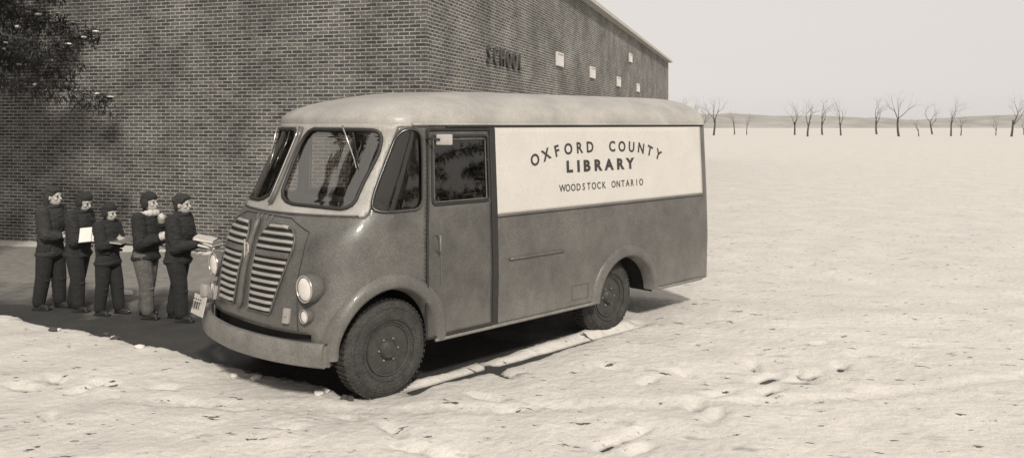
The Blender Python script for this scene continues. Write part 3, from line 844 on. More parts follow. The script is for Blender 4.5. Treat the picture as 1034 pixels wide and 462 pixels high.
c_ = S3(A, 1.16, .05); lathe(bm, [(.0, .0), (.030, .0), (.038, -.006), (.040, -.016)], seg=20)
bmesh.ops.rotate(bm, cent=(0, 0, 0), matrix=Matrix.Rotation(-math.pi/2, 3, 'Z'), verts=bm.verts); bmesh.ops.scale(bm, vec=(1, .9, 1.5), verts=bm.verts)
bmesh.ops.translate(bm, vec=c_, verts=bm.verts)
tube(bm, [c_+Vector((.004, 0, .085)), c_+Vector((.004, 0, -.085))], .009, 6)
obj('emblem', bm, M['chrome'], van, ang=40)
# small raised bars of the nameplate above the grille
bm = bmesh.new()
for i in range(4):
    x_ = 1.46+i*.07
    tube(bm, [S3(x_, 1.412, .006), S3(x_+.012, 1.448, .006)], .0045, 6); tube(bm, [S3(x_, 1.43, .006), S3(x_+.028, 1.434, .006)], .004, 6)
obj('nameplate', bm, M['bumper'], van)
# head, parking lights and reflectors
def lamp(name, x_, z_, r, off, depth, parent_label=None, bezel=.25):
    n_ = normal(x_, z_); n_ = Vector((1, n_.y*.12, 0)).normalized()
    c_ = S3(x_, z_, off); q = n_.to_track_quat('-Y', 'Z').to_matrix()
    def place(bm):
        bmesh.ops.rotate(bm, cent=(0, 0, 0), matrix=q, verts=bm.verts); bmesh.ops.translate(bm, vec=c_, verts=bm.verts)
    bm = bmesh.new(); lathe(bm, [(r*1.06, depth), (r*1.22, depth*.55), (r*1.22, .012), (r*1.14, -.012), (r*1.0, -.014), (r*.98, .0), (r*.5, .012), (0.0005, .014)], seg=32); place(bm)
    h = obj(name, bm, M['paint'], van, ang=35)
    bm = bmesh.new()
    pts = [(r*math.sin(R(a)), -r*.22*math.cos(R(a))-.004) for a in range(90, -1, -10)]
    lathe(bm, [(max(a, .0005), b) for a, b in pts], seg=32); place(bm); obj('lens', bm, M['lens'], h, smooth=True)
    bm = bmesh.new(); tube(bm, [(r*1.08*math.cos(2*math.pi*k/40), -.014, r*1.08*math.sin(2*math.pi*k/40)) for k in range(40)], r*.085, 8, closed=True); place(bm)
    obj('bezel', bm, M['chrome'] if r > .05 else M['slat'], h, smooth=True)
for x_ in (.965, 2*A-.965):
    lamp('headlight', x_, .935, .092, .055, .10)
    lamp('parking_light', x_+(.0), .735, .047, .022, .05)
for x_ in (1.105, 2*A-1.105):
    bm = bmesh.new(); n_ = normal(x_, .725); c_ = S3(x_, .725, .012)
    q = n_.to_track_quat('X', 'Z').to_matrix().to_4x4()
    box(bm, c_, (.03, .062, .115), .008, rot=q); box(bm, c_+n_*.012+Vector((0, 0, .02)), (.02, .036, .05), .006, rot=q)
    obj('reflector', bm, M['slat'], van, ang=40)
# bumper
bm = bmesh.new(); rows = []
NB = 40
for i in range(NB+1):
    t_s = -1+2*i/NB; t = abs(t_s); v_ = -.065+1.025*t_s
    u_ = .745-.20*t**2.6-.05*t
    zt, zb = .545, .365
    prof = [(0, zt-.012), (-.012, zt), (-.05, zt), (-.055, zt-.01), (-.055, zb), (-.012, zb), (.004, zb+.012), (.012, (zt+zb)/2)]
    rows.append([bm.verts.new((u_+a, v_, b)) for a, b in prof])
for r0, r1 in zip(rows, rows[1:]):
    for k_ in range(8): bm.faces.new((r0[k_], r0[(k_+1) % 8], r1[(k_+1) % 8], r1[k_]))
for e_, s_ in ((rows[0], -1), (rows[-1], 1)):   # returns at the ends
    back = [bm.verts.new((v_.co.x-.03, v_.co.y-s_*.02, v_.co.z)) for v_ in e_]
    for k_ in range(8): bm.faces.new((e_[k_], e_[(k_+1) % 8], back[(k_+1) % 8], back[k_]))
    bm.faces.new(back)
bmesh.ops.recalc_face_normals(bm, faces=bm.faces)
obj('bumper', bm, M['bumper'], van, ang=40)
for s_ in (-1, 1):
    bm = bmesh.new(); box(bm, (.56, s_*.45, .46), (.2, .06, .08), .01); obj('bumper_bracket', bm, M['under'], van)
# licence plate, bent forward on the bumper, with a small lamp above
bm = bmesh.new(); q = Matrix.Rotation(R(-14), 4, 'Y') @ Matrix.Rotation(R(-6), 4, 'Z')
box(bm, (.715, -.70, .62), (.006, .31, .17), .002, rot=q); pl = obj('licence_plate', bm, M['plate'], van)
bm = bmesh.new(); rr_ = random.Random(3)
for k_ in range(6):
    a = -.115+k_*.045
    box(bm, (.722, -.70+a, .615), (.004, .020, rr_.uniform(.05, .075)), .001, rot=q)
for k_ in range(5): box(bm, (.737, -.70-.09+k_*.045, .678), (.004, .025, .014), .001, rot=q)
obj('worn_characters', bm, M['rim'], pl)
bm = bmesh.new(); box(bm, (.70, -.62, .76), (.05, .10, .10), .02); obj('fog_lamp', bm, M['slat'], van, ang=40)
# wing mirror by the driver's quarter window
bm = bmesh.new(); a = Vector(S3(.13, 2.07, .0))
tube(bm, [a, a+Vector((.02, .06, .01)), a+Vector((-.04, .13, .0))], .009, 8)
mi = obj('wing_mirror', bm, M['black'], van, smooth=True)
bm = bmesh.new(); box(bm, a+Vector((-.07, .15, -.0)), (.02, .14, .090), .012, rot=Matrix.Rotation(R(32), 4, 'Z')); obj('mirror_head', bm, M['mirror'], mi, ang=40)
# wheels
def wheel(u, v, s, r=.395):
    bm = bmesh.new(); w_ = .10
    # outer face at y = 0 looking along +y before flip
    lathe(bm, [(.205, -.02), (.215, -.006), (.25, .006), (.30, .012), (.345, .004), (.372, -.018), (.386, -.035), (r, -.045), (r, -.155), (.38, -.175), (.34, -.197), (.25, -.20), (.205, -.17)], seg=64)
    # tread lugs
    for k in range(56):
        t = 2*math.pi*k/56
        for y_ in (-.05, -.085, -.12, -.153):
            c_ = Vector((math.cos(t)*(r+.002), y_, math.sin(t)*(r+.002)))
            box(bm, c_, (.010, .030, .026), rot=Matrix.Rotation(-t, 4, 'Y'))
    # raised rings on the sidewall
    for rr in (.245, .335): tube(bm, [(rr*math.cos(2*math.pi*k/48), .010 if rr < .3 else .008, rr*math.sin(2*math.pi*k/48)) for k in range(48)], .005, 6, closed=True)
    t_ = obj('wheel', bm, M['tyre'], van, ang=35)
    t_.location = (u, v, r-.005); t_.rotation_euler = (0, 0, 0 if s > 0 else math.pi)
    bm = bmesh.new()
    lathe(bm, [(.212, -.012), (.208, .002), (.196, -.002), (.188, -.03), (.165, -.05), (.12, -.035), (.105, -.02), (.085, -.018), (.075, .006), (.06, .022), (.03, .030), (.0005, .032)], seg=48)
    rm = obj('rim', bm, M['rim'], t_, ang=30)
    bm = bmesh.new()
    for k in range(6):
        t = 2*math.pi*k/6; c_ = Vector((.093*math.cos(t), -.008, .093*math.sin(t))); ball(bm, c_, (.010, .014, .010), 8)
    obj('lug_nuts', bm, M['bumper'], t_, smooth=True)
    bm = bmesh.new()
    for k in range(6):
        t = 2*math.pi*(k+.5)/6; c_ = Vector((.142*math.cos(t), -.040, .142*math.sin(t))); ball(bm, c_, (.020, .006, .020), 10)
    obj('rim_slots', bm, M['black'], t_, smooth=True)
for s in (1, -1):
    wheel(-.13, s*.935, s); wheel(-2.99, s*.87, s)
# underbody, inner arches and interior
bm = bmesh.new()
box(bm, (-2.2, 0, .52), (4.9, 1.1, .10)); box(bm, (-2.2, .42, .42), (4.6, .08, .14)); box(bm, (-2.2, -.42, .42), (4.6, .08, .14))
tube(bm, [(-.02, -.8, .39), (-.02, .8, .39)], .05); tube(bm, [(-3.08, -.7, .39), (-3.08, .7, .39)], .06)
ball(bm, (-3.08, 0, .39), .16); tube(bm, [(-.6, .3, .33), (-3.2, .35, .33), (-4.6, .5, .33)], .03)
box(bm, (-1.3, -.55, .40), (.9, .3, .22)); box(bm, (.2, 0, .55), (.5, .9, .25))
obj('chassis', bm, M['under'], van)
bm = bmesh.new()
for s in (1, -1):
    for uc in (-.095, -3.12):
        bm = bmesh.new()
        r0 = .50; prev = None
        for k in range(21):
            t = math.pi*k/20-.1*(1-k/10)
            p = (uc+r0*math.cos(t), .42+r0*math.sin(t))
            cur = [bm.verts.new((p[0], s*y_, p[1])) for y_ in (.96, .52)]
            if prev: bm.faces.new((prev[0], prev[1], cur[1], cur[0]))
            prev = cur
        bm.faces.new([bm.verts.new((uc+r0*math.cos(math.pi*k/16), s*.52, .36+r0*math.sin(math.pi*k/16))) for k in range(17)])
        obj('wheel_well', bm, M['under'], van)
bm = bmesh.new(); box(bm, (-2.2, 0, .60), (4.7, 1.0, .03)); box(bm, (-1.9, 0, 1.4), (.03, 1.86, 1.55)); obj('load_floor', bm, M['interior'], van)
bm = bmesh.new(); box(bm, (-.75, .45, 1.02), (.5, .5, .14), .03); box(bm, (-1.02, .45, 1.34), (.12, .48, .6), .04); obj('driver_seat', bm, M['seat'], van, ang=40)
bm = bmesh.new(); box(bm, (.05, 0, 1.50), (.22, 1.30, .12), .02); obj('dashboard', bm, M['slat'], van, ang=40)
bm = bmesh.new(); ring = [Vector((.19*math.cos(2*math.pi*k/28), .19*math.sin(2*math.pi*k/28), 0)) for k in range(28)]
mt = Matrix.Translation((-.25, .45, 1.52)) @ Matrix.Rotation(R(-32), 4, 'Y')
tube(bm, [mt @ p for p in ring], .013, 8, closed=True)
for k in (0, 9, 19): tube(bm, [mt @ Vector((0, 0, 0)), mt @ ring[k]], .009, 6)
tube(bm, [mt @ Vector((0, 0, 0)), (.15, .45, 1.25)], .02, 8); obj('steering_wheel', bm, M['black'], van, smooth=True)
bm = bmesh.new(); tube(bm, [(.02, -.18, 1.45), (-.10, -.20, 2.12)], .018, 8); obj('inner_post', bm, M['panel'], van, smooth=True)
bm = bmesh.new()
for c_, a in (((.06, .10, 1.578), .3), ((.08, .42, 1.585), -.2), ((.08, -.28, 1.578), .1)): box(bm, c_, (.13, .26, .035), .003, rot=Matrix.Rotation(a, 4, 'Z'))
ob = obj('papers', bm, M['paper'], None); ob.location = (OX, OY, 0); ob.rotation_euler = (0, 0, VROT)
tag(ob, 'loose pale papers lying on the dashboard behind the windscreen', 'papers')
# ------------------------------------------------------------------ the children
def child(name_label, loc, face, H, arms, clothes, hat=None, collar=None, lean=0.0, look=(0, 0), feet=(.0, .0), vox=.0065, longhair=False, mitts=None):
    """face: heading angle of the body's +x. H: height in m. arms: ((elbow),(hand)) for left and right in body units of H."""
    root = thing('person', name_label, 'person', loc, face)
    h = H
    def P(x, y, z): return Vector((x*h+lean*z*h, y*h, z*h))
    sh = .805; hip = .50
    pel = P(0, 0, .52); chest = P(.005, 0, .70); neck = P(.01, 0, .845); 
    headc = P(.022+look[0], 0, .925)
    # --- body (skin) as one continuous surface
    bm = bmesh.new()
    capsule(bm, pel, chest, .075*h, .085*h); capsule(bm, chest, P(0, 0, .78), .085*h, .07*h)
    capsule(bm, P(0, 0, .79), P(.012, 0, .885), .036*h, .034*h)
    rotz = Matrix.Rotation(look[1], 3, 'Y')
    def hp(x, y, z): return headc+rotz @ Vector((x*h, y*h, z*h))
    ball(bm, hp(-.006, 0, .012), (.062*h, .050*h, .063*h), 20); ball(bm, hp(.014, 0, -.032), (.043*h, .038*h, .044*h), 16)
    ball(bm, hp(.034, 0, -.052), (.020*h, .020*h, .016*h), 10)
    capsule(bm, hp(.052, 0, .004), hp(.066, 0, -.016), .007*h, .010*h)          # nose
    ball(bm, hp(.054, 0, -.034), (.008*h, .016*h, .005*h), 8); ball(bm, hp(.052, 0, -.042), (.008*h, .014*h, .005*h), 8)   # lips
    for s in (1, -1):
        ball(bm, hp(-.002, s*.050, -.006), (.014*h, .007*h, .020*h), 10)       # ears
        ball(bm, hp(.040, s*.026, -.018), (.014*h, .014*h, .013*h), 10)        # cheeks
        ball(bm, hp(.046, s*.020, .016), (.010*h, .016*h, .006*h), 8)          # brow
    lg = []
    for s, ft in ((1, feet[0]), (-1, feet[1])):
        hj, kn, an = P(0, s*.052, hip), P(ft*.55+.012, s*.055, .285), P(ft, s*.058, .055)
        capsule(bm, hj, kn, .052*h, .036*h); capsule(bm, kn, an, .035*h, .022*h); capsule(bm, an-Vector((0, 0, .02*h)), an+Vector((.085*h, s*.01*h, -.03*h)), .02*h, .018*h)
        lg.append((hj, kn, an))
    am = []
    for s, (el, ha) in zip((1, -1), arms):
        sj, ej, wj = P(0, s*.105, sh), P(*el), P(*ha)
        capsule(bm, sj, ej, .030*h, .024*h); capsule(bm, ej, wj, .024*h, .016*h)
        am.append((sj, ej, wj))
        d = (wj-ej).normalized(); side = Vector((0, 0, 1)).cross(d).normalized(); up = d.cross(side)
        pc = wj+d*.030*h
        capsule(bm, wj, pc+d*.012*h, .014*h, .019*h, 8)
        for k in range(4):
            o_ = (k-1.5)*.0115*h
            k0 = pc+d*.018*h+up*o_; L_ = (.034, .040, .038, .030)[k]*h
            k1 = k0+d*L_*.55-side*s*.004*h; k2 = k1+d*L_*.3-side*s*L_*.45
            capsule(bm, k0, k1, .0058*h, .0054*h, 8); capsule(bm, k1, k2, .0054*h, .0046*h, 8)
        t0 = wj+d*.012*h+up*.012*h; t1 = t0+d*.020*h+up*.022*h-side*s*.006*h; capsule(bm, t0, t1, .007*h, .006*h, 8); capsule(bm, t1, t1+d*.016*h-side*s*.006*h, .006*h, .005*h, 8)
    bd = remeshed('body', bm, M['skin'], vox*.8, root, 2)
    bm = bmesh.new()
    for s in (1, -1): ball(bm, hp(.0535, s*.0215, .003), (.005*h, .009*h, .0065*h), 10)
    obj('eyes', bm, M['eye'], root, smooth=True)
    # --- trousers
    bm = bmesh.new()
    capsule(bm, P(0, 0, .50), P(0, 0, .56), .092*h, .088*h)
    for (hj, kn, an), s in zip(lg, (1, -1)):
        capsule(bm, hj, kn, .074*h, .060*h); capsule(bm, kn, an+Vector((0, 0, .012*h)), .059*h, .050*h)
        for zz, rr in ((.06, .056), (.16, .061), (.23, .058)):                    # folds
            q = an.lerp(kn, zz/.285); ball(bm, q+Vector((.01*h*math.sin(zz*60), 0, 0)), (rr*h, rr*h*.9, .016*h), 12)
    tro = remeshed('trousers', bm, clothes[1], vox, root, 2)
    # --- boots
    bm = bmesh.new()
    for (hj, kn, an), s in zip(lg, (1, -1)):
        b0 = Vector((an.x, an.y, .032*h))
        capsule(bm, an+Vector((0, 0, .02*h)), b0, .034*h, .034*h); capsule(bm, b0-Vector((.012*h, 0, .002*h)), b0+Vector((.078*h, s*.012*h, -.006*h)), .030*h, .025*h)
        box(bm, b0+Vector((.033*h, s*.006*h, -.024*h)), (.150*h, .054*h, .016*h))
    obj_ = remeshed('boots', bm, M['boot'], vox, root, 2)
    # --- jacket
    bm = bmesh.new(); hem = clothes[2]
    pts = [(P(0, 0, hem+.03), .101), (P(.0, 0, hem+.09), .099), (P(.0, 0, .62), .100), (P(.005, 0, .70), .112), (P(.002, 0, .765), .103)]
    for (a, ra), (b, rb) in zip(pts, pts[1:]):
        bmt = bmesh.new(); capsule(bmt, a, b, ra*h, rb*h, 20)
        for v_ in bmt.verts: v_.co.y *= 1.12; v_.co.x = (v_.co.x-lean*v_.co.z)*.92+lean*v_.co.z
        tmp = bpy.data.meshes.new('t'); bmt.to_mesh(tmp); bmt.free(); bm.from_mesh(tmp); bpy.data.meshes.remove(tmp)
    ball(bm, P(0, 0, hem+.01), (.104*h, .130*h, .055*h), 20)
    capsule(bm, P(0, .07, .80), P(0, -.07, .80), .052*h, .052*h); capsule(bm, P(0, 0, .79), P(.008, 0, .845), .060*h, .050*h)
    for (sj, ej, wj), s in zip(am, (1, -1)):
        w3 = ej.lerp(wj, .93)
        capsule(bm, sj, ej, .056*h, .052*h); capsule(bm, ej, w3, .052*h, .040*h)
    jk = remeshed('jacket', bm, clothes[0], vox, root, 3)
    nrm = [v_.normal.copy() for v_ in jk.data.vertices]
    for v_, vn in zip(jk.data.vertices, nrm):                                                 # cloth creases
        co = v_.co; n_ = noise.noise(Vector((co.x*9, co.y*9+3, co.z*16+H*7)))+.8*(abs(noise.noise(Vector((co.x*14, co.y*14, co.z*30+H*3))))*2-.5)
        v_.co = co+vn*n_*.0065
    bm = bmesh.new()                                                            # collar, front zip and pocket flaps
    tube(bm, [P(.006+.050*math.cos(2*math.pi*k/20), .056*math.sin(2*math.pi*k/20), .838+.010*math.cos(2*math.pi*k/20)) for k in range(20)], .017*h, 8, closed=True)
    obj('coat_collar', bm, clothes[0], jk, smooth=True)
    bm = bmesh.new()
    for s in (1, -1): box(bm, P(.055, s*.098, .575), (.075*h, .012*h, .022*h), rot=Matrix.Rotation(R(s*-28), 4, 'Z'))
    obj('pocket_flaps', bm, clothes[0], jk)
    # --- hair or hat
    bm = bmesh.new()
    if hat is None:
        rr_ = random.Random(int(H*1000))
        ball(bm, hp(-.014, 0, .024), (.066*h, .057*h, .060*h), 20)
        ball(bm, hp(-.036, 0, -.012), (.036*h, .050*h, .050*h), 14)
        for _ in range(60):
            a = rr_.uniform(0, 2*math.pi); e = rr_.uniform(.1, 1.45)
            d = Vector((math.cos(a)*math.cos(e), math.sin(a)*math.cos(e), math.sin(e)))
            if d.x > .55 and d.z < .55: continue
            q = hp(-.012, 0, .022)+Vector((d.x*.064*h, d.y*.057*h, d.z*.062*h)); ball(bm, q, .012*h*rr_.uniform(.7, 1.3), 8)
        for k in range(7): ball(bm, hp(.044-.003*abs(k-3), (k-3)*.013, .052), (.014*h, .011*h, .014*h), 8)      # fringe
        if longhair:
            for s in (1, -1): capsule(bm, hp(-.02, s*.05, .0), hp(-.03, s*.045, -.075), .022*h, .018*h)
            capsule(bm, hp(-.05, 0, .0), hp(-.055, 0, -.08), .04*h, .03*h)
        hr = remeshed('hair', bm, M['hair'], vox*.8, root, 1)
    else:
        ball(bm, hp(-.008, 0, .040), (.067*h, .058*h, .052*h), 20); ball(bm, hp(-.03, 0, .01), (.046*h, .057*h, .05*h), 16)
        for s in (1, -1): ball(bm, hp(-.008, s*.054, -.006), (.034*h, .014*h, .040*h), 12)      # ear flaps
        remeshed('hat', bm, hat, vox*.8, root, 2)
    if collar is not None:
        bm = bmesh.new(); rr_ = random.Random(9)
        for k in range(26):
            a = 2*math.pi*k/26; ball(bm, P(.012+.062*math.cos(a), .066*math.sin(a), .835+.012*math.cos(a)+rr_.uniform(-.006, .006)), .026*h*rr_.uniform(.85, 1.15), 8)
        remeshed('collar', bm, collar, vox*.8, root, 1)
    if mitts is not None:
        for (sj, ej, wj) in am:
            bm = bmesh.new(); d = (wj-ej).normalized()
            capsule(bm, wj-d*.015*h, wj+d*.055*h, .026*h, .030*h); capsule(bm, wj+d*.02*h, wj+d*.05*h+Vector((0, 0, .028*h)), .014*h, .012*h)
            remeshed('mitten', bm, mitts, vox*.8, root, 2)
    return root, am, h
def hand_world(root, p):
    a = root.rotation_euler.z; return Vector((root.location.x+p.x*math.cos(a)-p.y*math.sin(a), root.location.y+p.x*math.sin(a)+p.y*math.cos(a), root.location.z+p.z))
AR = lambda e, w, sp=.10, spw=.055, up=.60, wz=.665: (((e, sp, up), (w, spw, wz)), ((e, -sp, up), (w, -spw, wz)))

k5, am5, h5 = child('bareheaded boy in dark coat at the head of the line, holding books', (-3.78, 9.35, 0), R(-8), 1.40,
    AR(.05, .175, .115, .05, .60, .615), (M['coat_dark'], M['trouser_dark'], .47), feet=(-.06, .08), lean=.04)
k4, am4, h4 = child('child in dark knit hat, pale fleece collar and grey trousers, hands at the chest', (-4.18-.02, 9.50, 0), R(-12), 1.41,
    (((.05, .12, .62), (.105, .04, .76)), ((.04, -.125, .61), (.135, -.05, .645))), (M['coat_navy'], M['trouser_grey'], .475), hat=M['coat_dark'], collar=M['fluff'], feet=(-.04, .07), mitts=M['mitt'], lean=.03)
k3, am3, h3 = child('shortest child in the line, in dark hat and snowsuit, arms folded over a book', (-4.66, 9.62, 0), R(-14), 1.27,
    (((.05, .11, .64), (.12, .03, .68)), ((.05, -.12, .64), (.13, -.05, .67))), (M['coat_navy'], M['trouser_dark'], .46), hat=M['coat_navy'], feet=(.06, -.05), look=(.012, .15), lean=-.03)
k2, am2, h2 = child('child second from the end of the line, in dark jacket, holding out a pale book', (-5.17, 9.85, 0), R(-10), 1.38,
    AR(.05, .155, .11, .05, .61, .655), (M['coat_dark'], M['trouser_dark'], .47), hat=M['coat_dark'], feet=(-.07, .07), look=(.014, .35), lean=.05)
k1, am1, h1 = child('dark-haired child in long dark coat at the very back of the line', (-5.52, 9.92, 0), R(-8), 1.44,
    (((.04, .115, .62), (.10, .07, .60)), ((.05, -.115, .62), (.12, -.06, .61))), (M['coat_grey'], M['trouser_dark'], .45), feet=(.05, -.05), longhair=True, lean=.02)

def book(label, loc, rot, size, m, cover, group=None, open_=False):
    root = thing('book', label, 'book', loc, 0, group); root.rotation_euler = rot
    bm = bmesh.new(); w, l, t = size
    if open_:
        for s in (1, -1):
            q = Matrix.Rotation(R(14*s), 4, 'Y')
            box(bm, (s*w*.5, 0, t*.6), (w, l, t), .002, rot=q)
        obj('pages', bm, m, root)
        bm = bmesh.new()
        for s in (1, -1): box(bm, (s*w*.52, 0, -.002), (w*1.04, l*1.04, .003), rot=Matrix.Rotation(R(14*s), 4, 'Y'))
        obj('cover', bm, cover, root)
    else:
        box(bm, (0, 0, 0), (w*.96, l*.96, t*.8), .001); obj('pages', bm, m, root)
        bm = bmesh.new(); box(bm, (0, 0, t*.48), (w, l, t*.12)); box(bm, (0, 0, -t*.48), (w, l, t*.12)); box(bm, (-w*.5-.001, 0, 0), (t*.12, l, t*.84))
        obj('cover', bm, cover, root)
    return root
M['cover_light'] = mat('pale_book_cover', .50, .6, .1, 20); M['cover_mid'] = mat('grey_book_cover', .16, .6, .1, 20); M['cover_dark'] = mat('dark_book_cover', .05, .6, .1, 20)
w5 = (hand_world(k5, am5[0][2])+hand_world(k5, am5[1][2]))/2
gb = 'books held by the first boy'
for i, (cv_, lb, dx, a) in enumerate(((M['cover_dark'], 'dark book at the bottom of the stack in the first boy\'s hands', .10, .1), (M['cover_mid'], 'grey book in the middle of the stack in the first boy\'s hands', .12, -.25), (M['cover_light'], 'pale book on top of the stack in the first boy\'s hands', .07, .2))):
    book(lb, w5+Vector((dx+.01, -.02, -.012+.034*i)), (R(4), R(12), a+R(-8)), (.22, .17, .032), M['paper'], cv_, gb)
w2 = (hand_world(k2, am2[0][2])+hand_world(k2, am2[1][2]))/2
b_ = book('pale open book held out by the second child from the end', w2+Vector((.045, -.15, .01)), (R(66), R(0), R(14)), (.14, .17, .012), M['paper'], M['cover_light'], open_=True)
w3 = (hand_world(k3, am3[0][2])+hand_world(k3, am3[1][2]))/2
book('thin pale-edged book held flat by the shortest child', w3+Vector((.045, -.03, .01)), (R(8), R(4), R(-14)), (.20, .24, .018), M['paper'], M['cover_mid'])

# ------------------------------------------------------------------ vegetation
def bare_tree(label, loc, H, seed, group, spread=.5, levels=5):
    root = thing('bare_tree', label, 'tree', loc, 0, group)
    rr = random.Random(seed); bt, bc = bmesh.new(), bmesh.new()
    def grow(p, d, L, r, lv):
        pts = [p]; rs = [r]; q = p.copy(); dd = d.copy()
        for i in range(3):
            dd = (dd+Vector((rr.uniform(-.16, .16), rr.uniform(-.16, .16), rr.uniform(-.02, .12)))).normalized()
            q = q+dd*L/3; pts.append(q.copy()); rs.append(r*(1-.14*(i+1)))
        tube(bt if lv < 1 else bc, pts, rs, 7 if lv < 2 else (5 if lv < 3 else 3), caps=False)
        if lv >= levels: return
        for k in range(3 if lv < 2 else rr.choice((2, 3, 3))):
            a = rr.uniform(0, 6.28); tl = rr.uniform(.35, .85)
            x, y = frame_at(dd); nd = (dd*math.cos(tl)+(x*math.cos(a)+y*math.sin(a))*math.sin(tl)).normalized()
            st = pts[rr.choice((2, 3, 3))]
            grow(st, nd, L*rr.uniform(.6, .82), rs[-1]*rr.uniform(.55, .75), lv+1)
    grow(Vector((0, 0, -.1)), Vector((0, 0, 1)), H*.3, H*.02, 0)
    obj('trunk', bt, M['bark'], root, smooth=True); obj('crown', bc, M['bark'], root, smooth=True)
    return root
def pine(label, loc, H, seed, group=None, z0=1.2, nb=26, rmax=2.2, snow=True, density=1.0, nl=1.0, sp=.07):
    root = thing('pine_tree', label, 'tree', loc, 0, group)
    rr = random.Random(seed); bt, bn, bs = bmesh.new(), bmesh.new(), bmesh.new()
    tube(bt, [(0, 0, -.1), (0.03, 0, H*.5), (0, 0, H)], [H*.022, H*.014, .01], 10, caps=False)
    for i in range(nb):
        f = i/(nb-1); z = z0+(H-z0)*f**.9; L = rmax*(1-f)**.8*rr.uniform(.7, 1.05)+.15
        a = i*2.4+rr.uniform(-.3, .3); d = Vector((math.cos(a), math.sin(a), 0))
        pts = [Vector((0, 0, z))+d*L*t+Vector((0, 0, -.22*L*t*t+.08*L*t)) for t in (0, .25, .5, .75, 1)]
        tube(bt, pts, [.03, .024, .018, .011, .004], 5, caps=False)
        nn = int(120*L*density)
        for _ in range(nn):
            t = rr.uniform(.12, 1.0); k = min(3, int(t*4)); p = pts[k].lerp(pts[k+1], t*4-k)
            sd = Vector((-d.y, d.x, 0))*rr.uniform(-1, 1)*(.14+.40*(1-t))*L*.60
            p = p+sd+Vector((0, 0, rr.uniform(-.20, .10)-abs(sd.length)*.15))
            for _2 in range(5):
                dr = Vector((rr.gauss(0, 1), rr.gauss(0, 1), rr.gauss(-.1, .7))).normalized(); w_ = frame_at(dr)[0]*.011*nl; l_ = rr.uniform(.09, .18)*nl
                v = [bn.verts.new(p+w_), bn.verts.new(p-w_), bn.verts.new(p+dr*l_)]; bn.faces.new(v)
            if snow and rr.random() < sp: ball(bs, p+Vector((0, 0, .03)), (rr.uniform(.03, .07)*nl, rr.uniform(.03, .07)*nl, rr.uniform(.010, .02)*nl*1.3), 6)
    obj('trunk', bt, M['bark'], root, smooth=True); obj('crown', bn, M['needle'], root)
    if snow: obj('snow_on_branches', bs, M['snow_clean'], root, smooth=True)
    return root
pine('dark pine beside the brick wall, its boughs hanging in at the upper left', (-8.75, 12.6, 0), 7.4, 11, z0=2.9, nb=44, rmax=2.9, density=1.3, sp=.03)
# trees across the yard, behind the photographer (seen mirrored in the windscreen)
gt = 'evergreens around the yard outside the picture'
for i, (x_, y_, H_, rm) in enumerate(((-7.2, 3.6, 8.5, 2.2), (-9.6, .6, 12, 3.0), (-13.5, 4.0, 13, 3.2), (-5.6, -2.5, 12, 3.0))):
    pine('tall snow-flecked evergreen at the left edge of the yard, facing the van windscreen', (x_, y_, 0), H_, 60+i, gt+' on the left', z0=1.6, nb=46, rmax=rm, snow=True, sp=.35, density=.85, nl=1.7)
for i, (x_, y_, H_) in enumerate(((17, 3.5, 8), (20.5, 6.5, 9.5), (22, .5, 9), (15, -4, 8))):  # added out of view to give the van's side glass dark mottled reflections
    pine('unseen evergreen added right of the yard, mirrored in the van side windows', (x_, y_, 0), H_, 70+i, gt+' added on the right', z0=.8, nb=34, rmax=2.6, snow=True, sp=.4, density=.4, nl=1.8)
gf = 'distant bare trees beyond the snowy field'
rr = random.Random(77)
protos = []
for i in range(44):
    x_ = 26+i*3.6+rr.uniform(-2, 2); y_ = 150+rr.uniform(-12, 20)
    if i < 4:
        t_ = bare_tree('distant bare tree on the far side of the snowy field', (x_, y_, 0), rr.uniform(8, 11), 90+i, gf, levels=4); protos.append(t_)
    else:
        s_ = protos[i % 4]; t_ = s_.copy(); C.objects.link(t_); t_.location = (x_, y_, 0); t_.rotation_euler.z = rr.uniform(0, 6); k_ = rr.uniform(.5, 1.15); t_.scale = (k_, k_, k_)
        for ch in s_.children:
            c_ = ch.copy(); C.objects.link(c_); c_.parent = t_
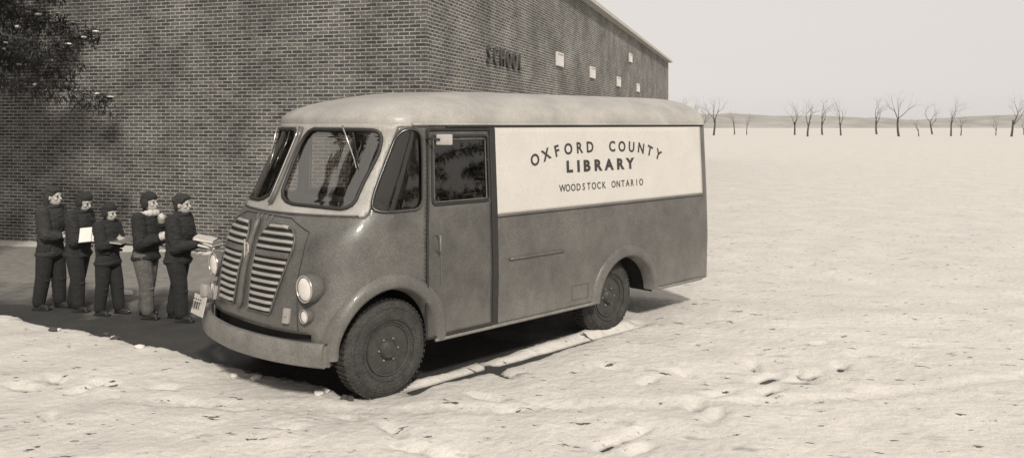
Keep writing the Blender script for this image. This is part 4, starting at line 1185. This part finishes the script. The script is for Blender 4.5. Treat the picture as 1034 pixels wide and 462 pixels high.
# low wooded ridge far beyond the field
bm = bmesh.new(); xs_h = [-700+i*14 for i in range(120)]; rows = []
for yy, k_ in ((420, 0), (470, .8), (540, 1.0), (640, .75), (760, 0)):
    rows.append([bm.verts.new((x_, yy+10*noise.noise(Vector((x_*.01, yy, 0))), -1+k_*(9+7*noise.noise(Vector((x_*.006, 3, 0)))+2.2*noise.noise(Vector((x_*.05, yy*.01, 0)))+1.0*noise.noise(Vector((x_*.21, yy*.01, 4)))))) for x_ in xs_h])
for r0, r1 in zip(rows, rows[1:]):
    for i in range(len(xs_h)-1): bm.faces.new((r0[i], r0[i+1], r1[i+1], r1[i]))
tag(obj('hills', bm, mat('wooded_ridge', .33, .95, .3, .05), smooth=True), 'low wooded ridge beyond the snowy field', kind='structure')
# snow and slush lumps, each a thing of its own
gl = 'lumps of dirty snow along the edge of the snow'
rr = random.Random(21)
lump_me = []
for j in range(4):
    bm = bmesh.new(); g = bmesh.ops.create_icosphere(bm, subdivisions=3, radius=1)
    for v in bm.verts: v.co *= 1+.35*noise.noise(v.co*1.6+Vector((j*7, 0, 0)))+.12*noise.noise(v.co*5+Vector((j, 0, 0)))
    me = bpy.data.meshes.new('snow_lump'); bm.to_mesh(me); bm.free(); me.shade_smooth(); me.materials.append(M['dirt'] if j % 2 else M['snow_clean']); lump_me.append(me)
edge = ASPH[3:10]
for i in range(16):
    k_ = rr.randrange(len(edge)-1); t = rr.random(); a, b = Vector(edge[k_]), Vector(edge[k_+1]); p = a.lerp(b, t)+Vector((rr.uniform(-.1, .12), rr.uniform(-.30, .05)))
    s_ = rr.uniform(.014, .04); o = bpy.data.objects.new('snow_lump', lump_me[i % 4]); C.objects.link(o)
    o.location = (p.x, p.y, max(snow_h(p.x, p.y), 0)+s_*.35); o.scale = (s_*1.4, s_, s_*.7); o.rotation_euler = (0, 0, rr.uniform(0, 6))
    tag(o, ('small dark lump of slush' if i % 2 else 'small pale lump of snow')+' at the edge of the trodden snow', 'snow lump', ('dark slush lumps' if i % 2 else 'pale snow lumps')+' along the edge of the snow')
for (x_, y_, s_) in ((-4.98, 10.75, .05), (-4.3, 10.6, .035)):
    o = bpy.data.objects.new('snow_lump', lump_me[0]); C.objects.link(o); o.location = (x_, y_, s_*.3); o.scale = (s_*2.0, s_, s_*.8)
    tag(o, 'bigger white snow lump on the paving behind the children' if s_ > .04 else 'smaller white snow lump on the paving behind the children', 'snow lump', 'snow lumps behind the children')
for n_ in bpy.data.objects: n_.select_set(False)
